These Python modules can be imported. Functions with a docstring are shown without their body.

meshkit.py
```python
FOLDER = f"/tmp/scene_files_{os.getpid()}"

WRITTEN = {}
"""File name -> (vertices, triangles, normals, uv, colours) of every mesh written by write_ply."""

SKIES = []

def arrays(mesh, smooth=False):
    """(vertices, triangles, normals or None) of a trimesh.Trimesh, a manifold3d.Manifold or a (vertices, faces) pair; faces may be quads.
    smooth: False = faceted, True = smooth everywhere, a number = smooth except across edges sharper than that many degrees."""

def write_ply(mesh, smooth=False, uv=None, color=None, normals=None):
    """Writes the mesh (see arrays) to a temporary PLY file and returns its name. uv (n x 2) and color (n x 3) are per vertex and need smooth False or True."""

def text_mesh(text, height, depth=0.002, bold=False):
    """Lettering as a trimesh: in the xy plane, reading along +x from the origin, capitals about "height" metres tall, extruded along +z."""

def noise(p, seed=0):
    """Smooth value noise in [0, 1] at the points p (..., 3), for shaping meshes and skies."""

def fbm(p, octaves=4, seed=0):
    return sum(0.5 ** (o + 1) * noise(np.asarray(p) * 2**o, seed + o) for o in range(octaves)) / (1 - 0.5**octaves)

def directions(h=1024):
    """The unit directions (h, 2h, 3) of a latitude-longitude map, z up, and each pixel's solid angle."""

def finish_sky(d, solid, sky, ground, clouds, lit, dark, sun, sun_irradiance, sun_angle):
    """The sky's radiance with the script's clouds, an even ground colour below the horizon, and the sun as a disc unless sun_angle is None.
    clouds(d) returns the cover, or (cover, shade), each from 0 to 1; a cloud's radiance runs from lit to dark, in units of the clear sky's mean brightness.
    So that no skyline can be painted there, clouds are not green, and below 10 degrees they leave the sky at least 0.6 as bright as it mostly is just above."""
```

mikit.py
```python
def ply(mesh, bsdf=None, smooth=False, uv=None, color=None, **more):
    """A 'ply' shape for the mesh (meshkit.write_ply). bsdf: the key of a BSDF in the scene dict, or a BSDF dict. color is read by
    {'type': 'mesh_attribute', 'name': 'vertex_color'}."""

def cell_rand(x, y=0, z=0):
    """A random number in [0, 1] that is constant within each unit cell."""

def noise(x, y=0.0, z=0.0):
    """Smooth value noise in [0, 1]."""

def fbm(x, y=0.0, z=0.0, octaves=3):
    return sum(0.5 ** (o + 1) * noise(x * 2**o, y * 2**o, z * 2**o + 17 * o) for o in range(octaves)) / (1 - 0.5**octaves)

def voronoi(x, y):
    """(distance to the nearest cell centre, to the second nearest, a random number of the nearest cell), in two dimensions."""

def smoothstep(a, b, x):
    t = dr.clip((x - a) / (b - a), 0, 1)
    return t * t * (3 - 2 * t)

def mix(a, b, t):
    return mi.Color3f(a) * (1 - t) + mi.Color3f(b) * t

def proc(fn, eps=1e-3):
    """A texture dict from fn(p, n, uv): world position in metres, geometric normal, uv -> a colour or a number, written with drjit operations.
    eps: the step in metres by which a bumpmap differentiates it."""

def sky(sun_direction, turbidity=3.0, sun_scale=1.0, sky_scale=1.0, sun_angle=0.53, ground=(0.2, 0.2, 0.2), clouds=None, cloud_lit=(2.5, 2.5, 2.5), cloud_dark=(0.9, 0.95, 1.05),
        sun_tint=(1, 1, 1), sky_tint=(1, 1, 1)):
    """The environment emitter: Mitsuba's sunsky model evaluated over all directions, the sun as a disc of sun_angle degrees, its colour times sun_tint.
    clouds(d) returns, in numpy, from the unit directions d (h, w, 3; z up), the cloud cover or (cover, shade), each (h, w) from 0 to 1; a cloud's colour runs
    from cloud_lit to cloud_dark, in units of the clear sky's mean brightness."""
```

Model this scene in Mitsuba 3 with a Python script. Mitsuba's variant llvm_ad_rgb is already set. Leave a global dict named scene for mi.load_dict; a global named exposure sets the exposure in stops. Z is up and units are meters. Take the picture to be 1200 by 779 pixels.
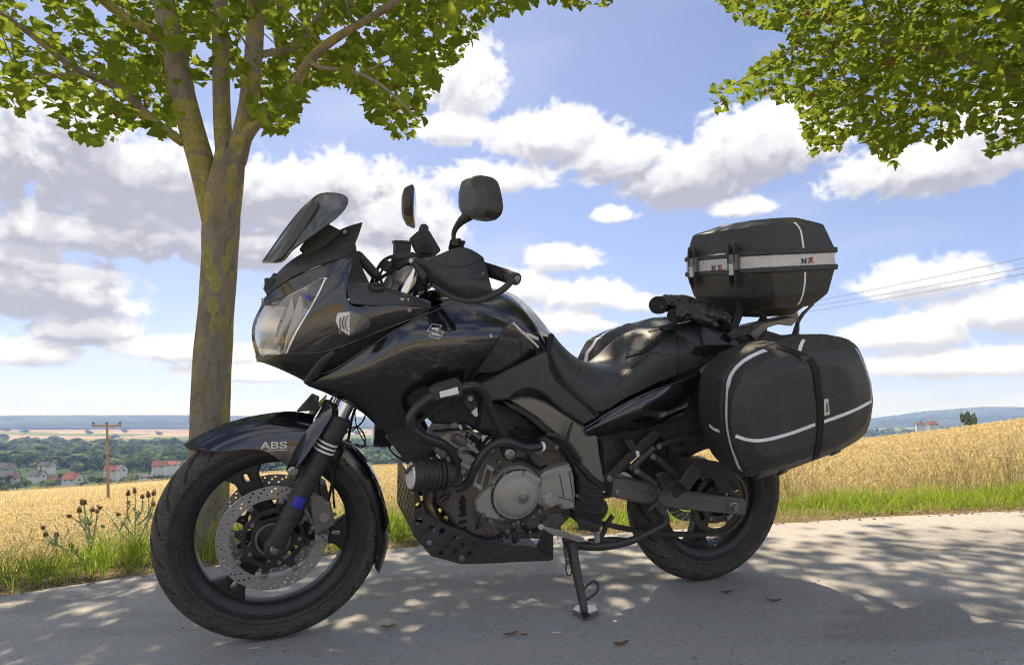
import math, random
import numpy as np, trimesh, drjit as dr, mitsuba as mi
import shapely, shapely.geometry as sg, shapely.affinity as sa
from scipy.interpolate import CubicSpline
import mikit, meshkit
from mikit import proc, noise, fbm, voronoi, smoothstep, mix, cell_rand

# ------------------------------------------------------------------ camera, sky, exposure
FOC, PITCH, EYE = 768.81, 0.138843, 0.572935          # focal length in photo pixels (photo 1200 x 779), pitch, eye height
T4 = mi.ScalarTransform4f
exposure = 2.7
scene, labels = {}, {}
scene['type'] = 'scene'
SUN = np.array([-0.22, 0.60, 0.92]); SUN /= np.linalg.norm(SUN)


def ray(px, py):
    """World direction seen at a pixel of the photograph."""
    d = np.array([(px - 600) / FOC, 1.0, (389.5 - py) / FOC])
    c, s = math.cos(PITCH), math.sin(PITCH)
    return np.array([d[0], c * d[1] - s * d[2], s * d[1] + c * d[2]])


# cloud banks: bearing, elevation, half-width, half-height (degrees), darkness of the base
BANKS = [(-31, 18.2, 13, 4.6, .72), (-9, 14.0, 5, 1.6, .3), (-34, 13.4, 8, 1.5, .7), (-18, 19.0, 9, 3.0, .6), (-24, 14.0, 8, 1.8, .75), (-38, 9.2, 7.0, 3.0, .7), (-33.5, 6.6, 3.5, 1.5, .5), (-11, 17.0, 5, 3.0, .35), (-13.5, 13.5, 4, 2.0, .2),
         (-4.3, 28.5, 3.4, 2.8, .12), (-5.5, 25, 3.0, 1.4, .1), (3.6, 24.2, 4.6, 2.1, .22), (-1.5, 21.0, 4.4, 1.4, .22), (9.5, 22.5, 4.2, 2.4, .3),
         (15.2, 20.2, 5.0, 2.6, .5), (22.0, 22.0, 5.2, 2.8, .35), (9.0, 17.8, 1.8, .8, .15), (20, 17.6, 2.2, .8, .2), (34, 18.6, 6.6, 2.2, .35), (39, 20.5, 4.0, 2.0, .3),
         (4.5, 14.3, 2.8, 1.2, .1), (.5, 11.6, 3.0, 1.4, .15), (6.8, 11.0, 4.0, 1.4, .1), (4.0, 8.6, 4.5, 1.3, .1), (11, 10.3, 2.4, 1.0, .1), (-8, 10, 3.6, 1.4, .15),
         (33, 10.5, 4.5, 1.5, .12), (38, 7.8, 5.5, 1.8, .18), (31, 6.6, 4.0, 1.2, .12), (-27, 5.6, 5.5, 1.1, .2), (-39, 5.0, 6.0, 1.3, .25), (-20, 4.0, 7, .8, .15), (35, 4.2, 8, 1.1, .15)]


def clouds(d):
    """Fair-weather cumulus: banks given by bearing and elevation, puffed out by noise; the rest of the sky by noise alone."""
    az = np.degrees(np.arctan2(d[..., 0], d[..., 1])); el = np.degrees(np.arcsin(np.clip(d[..., 2], -1, 1)))
    cover = np.zeros_like(az); shade = np.zeros_like(az); sel = (np.abs(az) < 56) & (el > -1) & (el < 42); A, E_ = az[sel], el[sel]

    def bil(q, o, s): return 1 - np.abs(2 * meshkit.fbm(q, o, s) - 1)

    def puff(a, e):
        q = np.stack([a / 6.5, e / 5.0, 0 * a], -1); w = meshkit.fbm(q * .8 + 4, 3, 3)[..., None] - .5; q = q + w * .7
        return (meshkit.fbm(q + 3.1, 4, 11) - .5) * 1.25 + (bil(q * 2.1 + 9, 3, 23) - .6) * .85 + (bil(q * 4.7 + 1, 3, 31) - .6) * .58 + (bil(q * 11 + 2, 3, 37) - .6) * .40 + (meshkit.fbm(q * 26, 2, 39) - .5) * .30

    def dens(a, e):
        w = puff(a, e); D = np.full(a.shape, -9.0); K = np.zeros(a.shape); Vv = np.zeros(a.shape)
        for ba, be, bw, bh, dk in BANKS:
            u, v = (a - ba) / bw, (e - be) / bh; x = 1.02 - np.sqrt(u * u + np.where(v < 0, 1.45 * v, v) ** 2) + w * .80; m = x > D; D = np.where(m, x, D); K = np.where(m, dk, K); Vv = np.where(m, v, Vv)
        return D, K, Vv
    D, K, Vv = dens(A, E_); Du, _, _ = dens(A, E_ + 1.0); Du2, _, _ = dens(A, E_ + 2.4)
    c = np.clip(D * 3.4 + .06, 0, 1); c = c * c * (3 - 2 * c); c *= .80 + .20 * np.clip(D * 2, 0, 1)
    s = np.clip(K * (.75 * np.clip(Du, 0, .7) + .95 * np.clip(Du2, 0, .7)) * 1.35 - .04 + .85 * np.clip(Du - D + .02, -.25, .5) - .18 * Vv * K, 0, 1)
    s *= np.clip(.15 + 1.5 * (.55 * meshkit.fbm(np.stack([A / 4.2, E_ / 2.4, 0 * A + 5], -1), 4, 61) + .45 * bil(np.stack([A / 2.2, E_ / 1.5, 0 * A], -1), 3, 67)), .2, 1.1)
    low = np.clip((7 - E_) / 7, 0, 1); st = np.clip((meshkit.fbm(np.stack([A / 10, E_ / .8, 0 * A], -1), 5, 41) - .40) * 3.4, 0, 1) * low
    s = np.where(st * .8 > c, .12, s); c = np.maximum(c, st * .8)
    wisp = np.clip((meshkit.fbm(np.stack([A / 16 + E_ / 14, E_ / 5 - A / 16, 0 * A], -1), 5, 57) - .5) * 1.6, 0, 1) * .30; c = np.maximum(c, wisp)
    cover[sel], shade[sel] = c, s
    far = np.clip((np.abs(az) - 42) / 10, 0, 1); hi = np.clip((el - 31) / 8, 0, 1); out = np.maximum(far, hi)
    g = np.clip((meshkit.fbm(np.stack([d[..., 0] * 3, d[..., 1] * 3, d[..., 2] * 5], -1), 6, 71) - .41) * 5, 0, 1)
    g = g * np.clip(1 - np.maximum(0, d @ SUN - .80) / .06, 0, 1)                # the sun itself stands in a gap
    return cover * (1 - out) + g * out, np.clip(shade * (1 - out) + out * .12 * g, 0, 1)


scene['sky'] = mikit.sky(SUN.tolist(), turbidity=3, clouds=clouds, cloud_lit=(2.5, 2.5, 2.56), cloud_dark=(1.22, 1.23, 1.44), ground=(.2, .19, .12), sky_tint=(.74, .64, .71))
scene['air'] = {'type': 'homogeneous', 'albedo': .95, 'sigma_t': {'type': 'rgb', 'value': [.68e-4, 1.05e-4, 2.2e-4]}}
scene['camera'] = {'type': 'perspective', 'fov': math.degrees(2 * math.atan(600 / FOC)), 'fov_axis': 'x', 'near_clip': .05, 'far_clip': 12000.0,
                   'to_world': T4().look_at(origin=[0, 0, EYE], target=[0, math.cos(PITCH), EYE + math.sin(PITCH)], up=[0, 0, 1])}
rng = np.random.default_rng(7)

# ------------------------------------------------------------------ the motorcycle's own frame: x forward, y to its left, z up; leaning on its side stand
TH, PH, GA = 0.340883, 0.216674, 0.037408
BO = np.array([0.720264, 2.620047, 0.0])
_F0 = np.array([-math.cos(TH), -math.sin(TH), 0]); _L0 = np.array([math.sin(TH), -math.cos(TH), 0]); _Z = np.array([0, 0, 1.0])
BF = math.cos(GA) * _F0 - math.sin(GA) * _Z; GN = math.cos(GA) * _Z + math.sin(GA) * _F0
BU = math.cos(PH) * GN + math.sin(PH) * _L0; BL = math.cos(PH) * _L0 - math.sin(PH) * GN
CAM = np.array([0, 0, EYE])
BM = np.eye(4); BM[:3, 0], BM[:3, 1], BM[:3, 2], BM[:3, 3] = BF, BL, BU, BO
BIKE = T4(BM.tolist())
RA, FA = np.array([0, 0, .314]), np.array([1.54, 0, .322])       # the two axles


def B(px, py, y):
    """The point of the motorcycle's frame that lies at lateral offset y and is seen at this pixel of the photograph."""
    d = ray(px, py); t = (y - (CAM - BO) @ BL) / (d @ BL); p = CAM + t * d - BO
    return np.array([p @ BF, y, p @ BU])


def Bx(px, py, x):
    d = ray(px, py); t = (x - (CAM - BO) @ BF) / (d @ BF); p = CAM + t * d - BO
    return np.array([x, p @ BL, p @ BU])


def W(px, py, depth):
    """World point at this depth (metres along y)."""
    d = ray(px, py); return CAM + d * (depth / d[1])


def G(px, py, h=0.0):
    """World point on the road plane."""
    d = ray(px, py); t = ((BO - CAM) @ GN - .008 + h) / (d @ GN); return CAM + t * d


def w2b(p): p = np.asarray(p) - BO; return np.array([p @ BF, p @ BL, p @ BU])


# ------------------------------------------------------------------ mesh kit
def cat(*ms):
    flat = []
    for m in ms: flat += m if isinstance(m, (list, tuple)) else [m]
    return trimesh.util.concatenate(flat) if len(flat) > 1 else flat[0]


def TM(v, f): return trimesh.Trimesh(np.asarray(v, float), np.asarray(f, int), process=False)


def mirror(m):
    m = m.copy(); v = np.array(m.vertices); v[:, 1] *= -1
    return TM(v, np.array(m.faces)[:, ::-1])


def moved(m, t): return TM(np.array(m.vertices) + t, m.faces)


def spline(pts, n):
    pts = np.asarray(pts, float)
    if len(pts) < 3: return pts[0] + np.linspace(0, 1, n)[:, None] * (pts[-1] - pts[0])
    s = np.r_[0, np.cumsum(np.sqrt(np.linalg.norm(np.diff(pts, axis=0), axis=1)))]
    return CubicSpline(s, pts, bc_type='natural')(np.linspace(0, s[-1], n))


def tube(pts, r, n=10, seg=None, closed=False, straight=False, flat=1.0, flatdir=None):
    """A round (or flattened) tube through the points; r one radius or one per point."""
    pts = np.asarray(pts, float); k = len(pts)
    if straight or k < 3: P = pts
    else:
        seg = seg or max(8, 6 * k); P = spline(pts, seg)
    R = np.interp(np.linspace(0, 1, len(P)), np.linspace(0, 1, np.size(r)), np.atleast_1d(r)) if np.size(r) > 1 else np.full(len(P), float(np.atleast_1d(r)[0]))
    t = np.gradient(P, axis=0); t /= np.linalg.norm(t, axis=1, keepdims=True) + 1e-12
    a = np.array(flatdir if flatdir is not None else ([0, 1, 0] if abs(t[0][1]) < .9 else [1, 0, 0]), float)
    ang = np.linspace(0, 2 * np.pi, n, endpoint=False); V = []
    for i in range(len(P)):
        a = a - (a @ t[i]) * t[i]; a /= np.linalg.norm(a) + 1e-12; b = np.cross(t[i], a)
        V.append(P[i] + R[i] * (flat * np.cos(ang)[:, None] * a + np.sin(ang)[:, None] * b))
    m = len(P); V = np.concatenate(V + [P[:1], P[-1:]]); f = []
    for i in range(m - 1):
        for j in range(n):
            q = (j + 1) % n; A, Bq, C, D = i * n + j, i * n + q, (i + 1) * n + q, (i + 1) * n + j
            f += [(A, Bq, C), (A, C, D)]
    for j in range(n):
        q = (j + 1) % n; f += [(m * n, q, j), (m * n + 1, (m - 1) * n + j, (m - 1) * n + q)]
    return TM(V, f)


def patch(grid, nu=20, nv=20, thick=.004, out=(0, 1, 0)):
    """A smooth sheet of some thickness through a grid (rows x columns) of points; its face turns towards 'out'."""
    g = np.asarray(grid, float)

    def par(a):
        d = np.sqrt(np.linalg.norm(np.diff(a, axis=0), axis=-1).mean(1) + 1e-9); return np.r_[0, np.cumsum(d)] / d.sum()

    def interp(a, n):
        if len(a) == 2: t = np.linspace(0, 1, n)[:, None, None]; return a[0] * (1 - t) + a[1] * t
        return CubicSpline(par(a), a, bc_type='natural')(np.linspace(0, 1, n))
    S = interp(g, nu); S = interp(S.transpose(1, 0, 2), nv).transpose(1, 0, 2)
    du, dv = np.gradient(S, axis=0), np.gradient(S, axis=1); N = np.cross(du, dv); N /= np.linalg.norm(N, axis=-1, keepdims=True) + 1e-12
    flip = (N.reshape(-1, 3).mean(0) @ np.asarray(out, float)) < 0
    if flip: N = -N
    top, bot = S.reshape(-1, 3), (S - N * thick).reshape(-1, 3)
    i, j = np.meshgrid(np.arange(nu - 1), np.arange(nv - 1), indexing='ij'); a = (i * nv + j).ravel()
    q = np.stack([a, a + nv, a + nv + 1, a + 1], 1); f = np.concatenate([q[:, [0, 1, 2]], q[:, [0, 2, 3]]])
    if flip: f = f[:, ::-1]
    ring = np.r_[np.arange(nv), np.arange(1, nu) * nv + nv - 1, (nu - 1) * nv + np.arange(nv - 2, -1, -1), np.arange(nu - 2, 0, -1) * nv]
    r2 = np.roll(ring, -1); m = nu * nv; side = np.concatenate([np.stack([ring, r2, r2 + m], 1), np.stack([ring, r2 + m, ring + m], 1)])
    if not flip: side = side[:, ::-1]
    return TM(np.concatenate([top, bot]), np.concatenate([f, f[:, ::-1] + m, side[:, ::-1]]))


def plate(poly, y0, y1, bev=.002, holes=()):
    """A polygon of the x-z plane as a plate from y0 to y1 with bevelled edges."""
    p = poly if isinstance(poly, sg.base.BaseGeometry) else sg.Polygon(poly, holes)
    if not p.is_valid: p = p.buffer(0)
    if p.geom_type != 'Polygon': return cat([plate(g, y0, y1, bev) for g in p.geoms if g.area > 1e-7])
    p = sg.polygon.orient(p.simplify(.0002)); V, Fc, insets = [], [], []
    for r in [p.exterior, *p.interiors]:
        c = np.array(r.coords)[:-1]; e = np.roll(c, -1, 0) - c; e /= np.linalg.norm(e, axis=1, keepdims=True) + 1e-12
        nrm = np.stack([-e[:, 1], e[:, 0]], 1); vn = nrm + np.roll(nrm, 1, 0); vn /= np.maximum(np.linalg.norm(vn, axis=1, keepdims=True), .3)
        ins = c + vn * bev; insets.append(ins); k = len(c); base = sum(len(x) for x in V)
        for pts, y in ((ins, y0), (c, y0 + bev), (c, y1 - bev), (ins, y1)): V.append(np.stack([pts[:, 0], np.full(k, y), pts[:, 1]], 1))
        a = np.arange(k); b = (a + 1) % k
        for L in range(3):
            o, o2 = base + L * k, base + (L + 1) * k; Fc += [np.stack([o + a, o2 + a, o2 + b], 1), np.stack([o + a, o2 + b, o + b], 1)]
    v2, f2 = trimesh.creation.triangulate_polygon(sg.Polygon(insets[0], insets[1:]), engine='earcut')
    nb = sum(len(x) for x in V); k = len(v2); v2 = np.asarray(v2); f2 = np.asarray(f2)
    V += [np.stack([v2[:, 0], np.full(k, y1), v2[:, 1]], 1), np.stack([v2[:, 0], np.full(k, y0), v2[:, 1]], 1)]
    tri = v2[f2]; q1, q2 = tri[:, 1] - tri[:, 0], tri[:, 2] - tri[:, 0]; ar = q1[:, 0] * q2[:, 1] - q1[:, 1] * q2[:, 0]; f2 = np.where(ar[:, None] > 0, f2[:, ::-1], f2)
    Fc += [f2 + nb, f2[:, ::-1] + nb + k]
    m = TM(np.concatenate(V), np.concatenate(Fc)); return m


def pp(pts, y): return [tuple(B(a, b, y)[[0, 2]]) for a, b in pts]


def lathe(prof, c=(0, 0, 0), n=48, close=False, a0=0.0, a1=2 * np.pi):
    """Profile of (radius, y) turned about the lateral axis through c."""
    prof = np.asarray(prof, float); k = len(prof); t = np.linspace(a0, a1, n, endpoint=False)
    V = np.stack([prof[None, :, 0] * np.cos(t)[:, None], np.broadcast_to(prof[None, :, 1], (n, k)), prof[None, :, 0] * np.sin(t)[:, None]], -1).reshape(-1, 3)
    f = []
    J = k if close else k - 1
    for j in range(J):
        j2 = (j + 1) % k; a = np.arange(n); b = (a + 1) % n
        f += [np.stack([a * k + j, b * k + j, b * k + j2], 1), np.stack([a * k + j, b * k + j2, a * k + j2], 1)]
    m = TM(V + np.asarray(c), np.concatenate(f)); return m


def button(c, r, h, axis=(0, 1, 0), dome=.3, n=14):
    """A round bolt head or boss standing on c along axis."""
    m = lathe([(0, 0), (r, 0), (r, h * (1 - dome)), (r * .8, h), (0, h)], n=n); a = np.asarray(axis, float)
    R = trimesh.geometry.align_vectors([0, 1, 0], a / np.linalg.norm(a))[:3, :3]
    return TM(np.array(m.vertices) @ R.T + c, m.faces)


def hull(pts, r=.01, sub=1):
    """The rounded hull of balls of radius r at the points."""
    s = trimesh.creation.icosphere(subdivisions=sub, radius=1.0).vertices
    r = np.broadcast_to(np.atleast_1d(r), (len(pts),)); v = np.concatenate([np.asarray(p) + s * q for p, q in zip(pts, r)])
    h = trimesh.convex.convex_hull(v); h.fix_normals(); return TM(h.vertices, h.faces)


def rbox(c, size, r=.004, R=None):
    """A box with rounded edges."""
    s = np.asarray(size) / 2 - r; pts = np.array([(a, b, d) for a in (-1, 1) for b in (-1, 1) for d in (-1, 1)]) * s
    if R is not None: pts = pts @ np.asarray(R).T
    return hull(pts + np.asarray(c), r)


def soft(m, pitch=.012, n=6, lam=.5):
    """The same body with its edges and facets rounded off."""
    import manifold3d as m3
    m = m.copy(); m.merge_vertices(); g = m3.Manifold(m3.Mesh(np.asarray(m.vertices, np.float32), np.asarray(m.faces, np.uint32))).refine_to_length(pitch).to_mesh()
    t = trimesh.Trimesh(g.vert_properties[:, :3], g.tri_verts, process=True); trimesh.smoothing.filter_taubin(t, lamb=lam, nu=lam * .55, iterations=n); return TM(t.vertices, t.faces)


def hit(px, py, mesh):
    """Where the sight line of a pixel first meets a mesh in the motorcycle's frame: (point, normal) or None."""
    d = ray(px, py); d = np.array([d @ BF, d @ BL, d @ BU]); o = w2b(CAM)
    t = np.asarray(mesh.vertices)[np.asarray(mesh.faces)]; e1, e2 = t[:, 1] - t[:, 0], t[:, 2] - t[:, 0]; p = np.cross(d, e2); det = (e1 * p).sum(1)
    with np.errstate(all='ignore'):
        s = o - t[:, 0]; u = (s * p).sum(1) / det; q = np.cross(s, e1); v = (q @ d) / det; tt = (e2 * q).sum(1) / det
    ok = (np.abs(det) > 1e-12) & (u >= -1e-6) & (v >= -1e-6) & (u + v <= 1 + 1e-6) & (tt > 0)
    if not ok.any(): return None
    k = np.where(ok)[0][np.argmin(tt[ok])]; n = np.cross(e1[k], e2[k]); n /= np.linalg.norm(n); n = n if n @ d < 0 else -n
    return o + d * tt[k], n


def strip(pxs, mesh, w, h=.002, dense=5):
    """A flat raised strip laid on a mesh along a line of pixels: width w, height h."""
    P = np.array(pxs, float); s = np.linspace(0, len(P) - 1, (len(P) - 1) * dense + 1)
    line = spline(np.c_[P, np.zeros(len(P))], len(s))[:, :2] if len(P) > 2 else np.stack([np.interp(s, range(len(P)), P[:, k]) for k in (0, 1)], 1)
    hs = [x for x in (hit(a, b, mesh) for a, b in line) if x is not None]
    if len(hs) < 2: return None
    p = np.array([x[0] for x in hs]); n = np.array([x[1] for x in hs])
    for _ in range(2): n[1:-1] = (n[:-2] + n[1:-1] + n[2:]) / 3
    n /= np.linalg.norm(n, axis=1, keepdims=True)
    t = np.gradient(p, axis=0); t /= np.linalg.norm(t, axis=1, keepdims=True) + 1e-12; b = np.cross(t, n); V = []
    for k in range(len(p)): V += [p[k] - b[k] * w / 2 - n[k] * h, p[k] - b[k] * w / 2 + n[k] * h, p[k] + b[k] * w / 2 + n[k] * h, p[k] + b[k] * w / 2 - n[k] * h]
    f = []
    for k in range(len(p) - 1):
        for j in range(4):
            q = (j + 1) % 4; f += [(4 * k + j, 4 * k + 4 + j, 4 * k + 4 + q), (4 * k + j, 4 * k + 4 + q, 4 * k + q)]
    e = 4 * (len(p) - 1); f += [(0, 1, 2), (0, 2, 3), (e, e + 2, e + 1), (e, e + 3, e + 2)]
    return TM(V, f)


def decal(text, mesh, px, py, dx, dy, height, depth=.0012, bold=True, squash=1.0):
    """Lettering laid on a mesh: it starts at the pixel and runs towards pixel + (dx, dy)."""
    a, b = hit(px, py, mesh), hit(px + dx, py + dy, mesh)
    if a is None or b is None: return None
    u = b[0] - a[0]; u /= np.linalg.norm(u); n = a[1] - (a[1] @ u) * u; n /= np.linalg.norm(n); v = np.cross(n, u)
    m = meshkit.text_mesh(text, height, depth, bold); q = np.array(m.vertices); q[:, 0] *= squash
    return TM(a[0] + n * .0008 + q[:, :1] * u + q[:, 1:2] * v + q[:, 2:] * n, m.faces)


# ------------------------------------------------------------------ materials
def mat(key, base, rough=.5, **k):
    d = {'type': 'principled', 'roughness': rough, **k}
    d['base_color'] = base if isinstance(base, dict) else {'type': 'rgb', 'value': list(base)}
    scene[key] = {'type': 'twosided', 'bsdf': d}; return key


def rgb(*c): return {'type': 'rgb', 'value': list(c)}


def dusty(base, dust, amount, scale=9.0, grain=.5):
    """A material colour with a film of dust and small wear."""
    return proc(lambda p, n, uv: mix(base, dust, dr.clip(amount * (.3 + 1.2 * fbm(p.x * scale, p.y * scale, p.z * scale, 4) * noise(p.x * 70, p.y * 70, p.z * 70)), 0, 1)) * (1 - grain / 2 + grain * noise(p.x * 190, p.y * 190, p.z * 190)))


mat('paint', (.005, .005, .007), .05, eta=1.62, clearcoat=1.0, clearcoat_gloss=.97)
mat('satin_plastic', dusty((.020, .020, .021), (.06, .057, .05), .35), .42, specular=.45)
mat('matte_plastic', dusty((.022, .0215, .021), (.09, .084, .074), .45), .55, specular=.4)
mat('case_plastic', dusty((.027, .0265, .025), (.075, .07, .058), .45, 5), .5, specular=.45)
mat('grey_panel', dusty((.036, .036, .037), (.08, .077, .07), .35, 6), .40, specular=.5)
mat('tyre_rubber', {'type': 'mesh_attribute', 'name': 'vertex_color'}, .75, specular=.3)
mat('rubber', (.012, .012, .012), .65, specular=.35)
mat('vinyl', dusty((.030, .029, .028), (.065, .062, .058), .3, 20), .48, specular=.5)
mat('leather', dusty((.012, .011, .011), (.035, .033, .03), .3, 20), .33, specular=.55)
mat('black_metal', dusty((.024, .023, .022), (.10, .09, .078), .45, 12), .40, specular=.5)
mat('crash_bar_paint', dusty((.024, .024, .025), (.05, .048, .045), .3), .28, specular=.5)
mat('alloy_dark', dusty((.14, .137, .13), (.20, .18, .15), .5, 10, grain=0.14), .42, metallic=.3, specular=.5)
mat('crankcase', dusty((.085, .075, .065), (.15, .125, .10), .6, 12, grain=0.35), .6, specular=.4)
mat('alloy_cover', dusty((.37, .36, .325), (.36, .33, .27), .5, 8, grain=0.14), .42, metallic=.25, specular=.5)
mat('alloy_frame', dusty((.20, .195, .175), (.24, .225, .185), .4, 6, grain=0.14), .38, metallic=.5, specular=.5)
mat('steel', dusty((.42, .41, .39), (.22, .2, .17), .4, grain=0.14), .30, metallic=.9)
mat('disc_steel', dusty((.44, .425, .41), (.26, .235, .21), .4, 30, grain=0.14), .36, metallic=.6)
mat('chrome', (.75, .75, .76), .10, metallic=1.0)
mat('white_tape', (.80, .80, .82), .4)
mat('white_band', dusty((.66, .66, .65), (.30, .27, .22), .5, 7, grain=0.14), .4)
mat('blue_sticker', (.03, .03, .42), .35)
mat('red_ink', (.55, .02, .02), .4)
mat('black_ink', (.01, .01, .012), .4)
mat('pale_ink', (.62, .60, .56), .4)
mat('smoke_lens', (.06, .06, .065), .12, specular=.5, clearcoat=1.0)
mat('signal_lens', (.66, .65, .62), .12, specular=.6, clearcoat=.6)
mat('reflector', (.62, .61, .58), .16, metallic=.9)
mat('lamp_inner', (.15, .14, .12), .25, metallic=.5)
mat('chain_steel', dusty((.09, .085, .075), (.16, .12, .08), .5, 40, grain=0.14), .45, metallic=.7)
mat('header_pipe', dusty((.30, .25, .17), (.16, .10, .06), .7, 12, grain=0.3), .42, metallic=.7)
mat('bronze', (.30, .26, .18), .35, metallic=.7)
scene['lens_glass'] = {'type': 'thindielectric', 'int_ior': 1.5}
mat('smoke_glass', (.060, .064, .082), .10, specular=.5, clearcoat=.5)


def add(key, mesh, bsdf, smooth=35, at=BIKE, **more):
    """One entry of the scene; a key that is taken gets the next three-digit number."""
    k, i = key, 0
    while k in scene: i += 1; k = f'{key}_{i:03d}'
    scene[k] = mikit.ply(mesh, bsdf, smooth=smooth, **({'to_world': at} if at is not None else {}), **more)
    return k


def tag(key, label, category=None, group=None, kind=None):
    labels[key] = {k: v for k, v in (('label', label), ('category', category), ('group', group), ('kind', kind)) if v}
    return key


M = 'motorcycle'


def part(name, mesh, bsdf, smooth=35):
    """One part of the motorcycle, or one entry per piece when given a list."""
    return [add(f'{M}__{name}', m, bsdf, smooth) for m in (mesh if isinstance(mesh, list) else [mesh])]


# ------------------------------------------------------------------ terrain
EDGE = np.array([(-14, -14), (-9, -7), (-6, -2.2), (-4, .45), (-3, 1.75), (-2.1, 2.70), (-1.68, 3.02), (-1.1, 3.27), (-.67, 3.41), (.4, 3.62), (1.44, 3.74), (2.2, 3.84), (2.95, 3.85), (4.5, 3.80), (8, 3.4), (14, 2.2), (30, -3)], float)   # far edge of the road
_ex = np.linspace(-14, 30, 900); _ey = CubicSpline(EDGE[:, 0], EDGE[:, 1])(_ex)


def zroad(x, y): return (GN @ BO - GN[0] * x - GN[1] * y) / GN[2] - .008


def beyond(x, y):
    """Signed distance past the far road edge (roughly)."""
    e = np.interp(x, _ex, _ey); s = np.interp(x, _ex, np.gradient(_ey, _ex)); return (y - e) / np.sqrt(1 + s * s)


PXK = np.array([-900, -600, -200, 0, 126, 300, 450, 700, 920, 1020, 1200, 1500, 2400.])
Z80 = np.array([-8.2, -8.2, -8.1, -8.0, -7.9, -6.6, -5.6, -3.2, -2.0, -1.45, .60, 1.9, 2.6])
Z250 = np.array([-20, -20, -19.6, -19.2, -18.6, -16.5, -14.6, -12, -10.5, -9.5, -7.5, -6, -5.])
REND = 250.0


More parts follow.
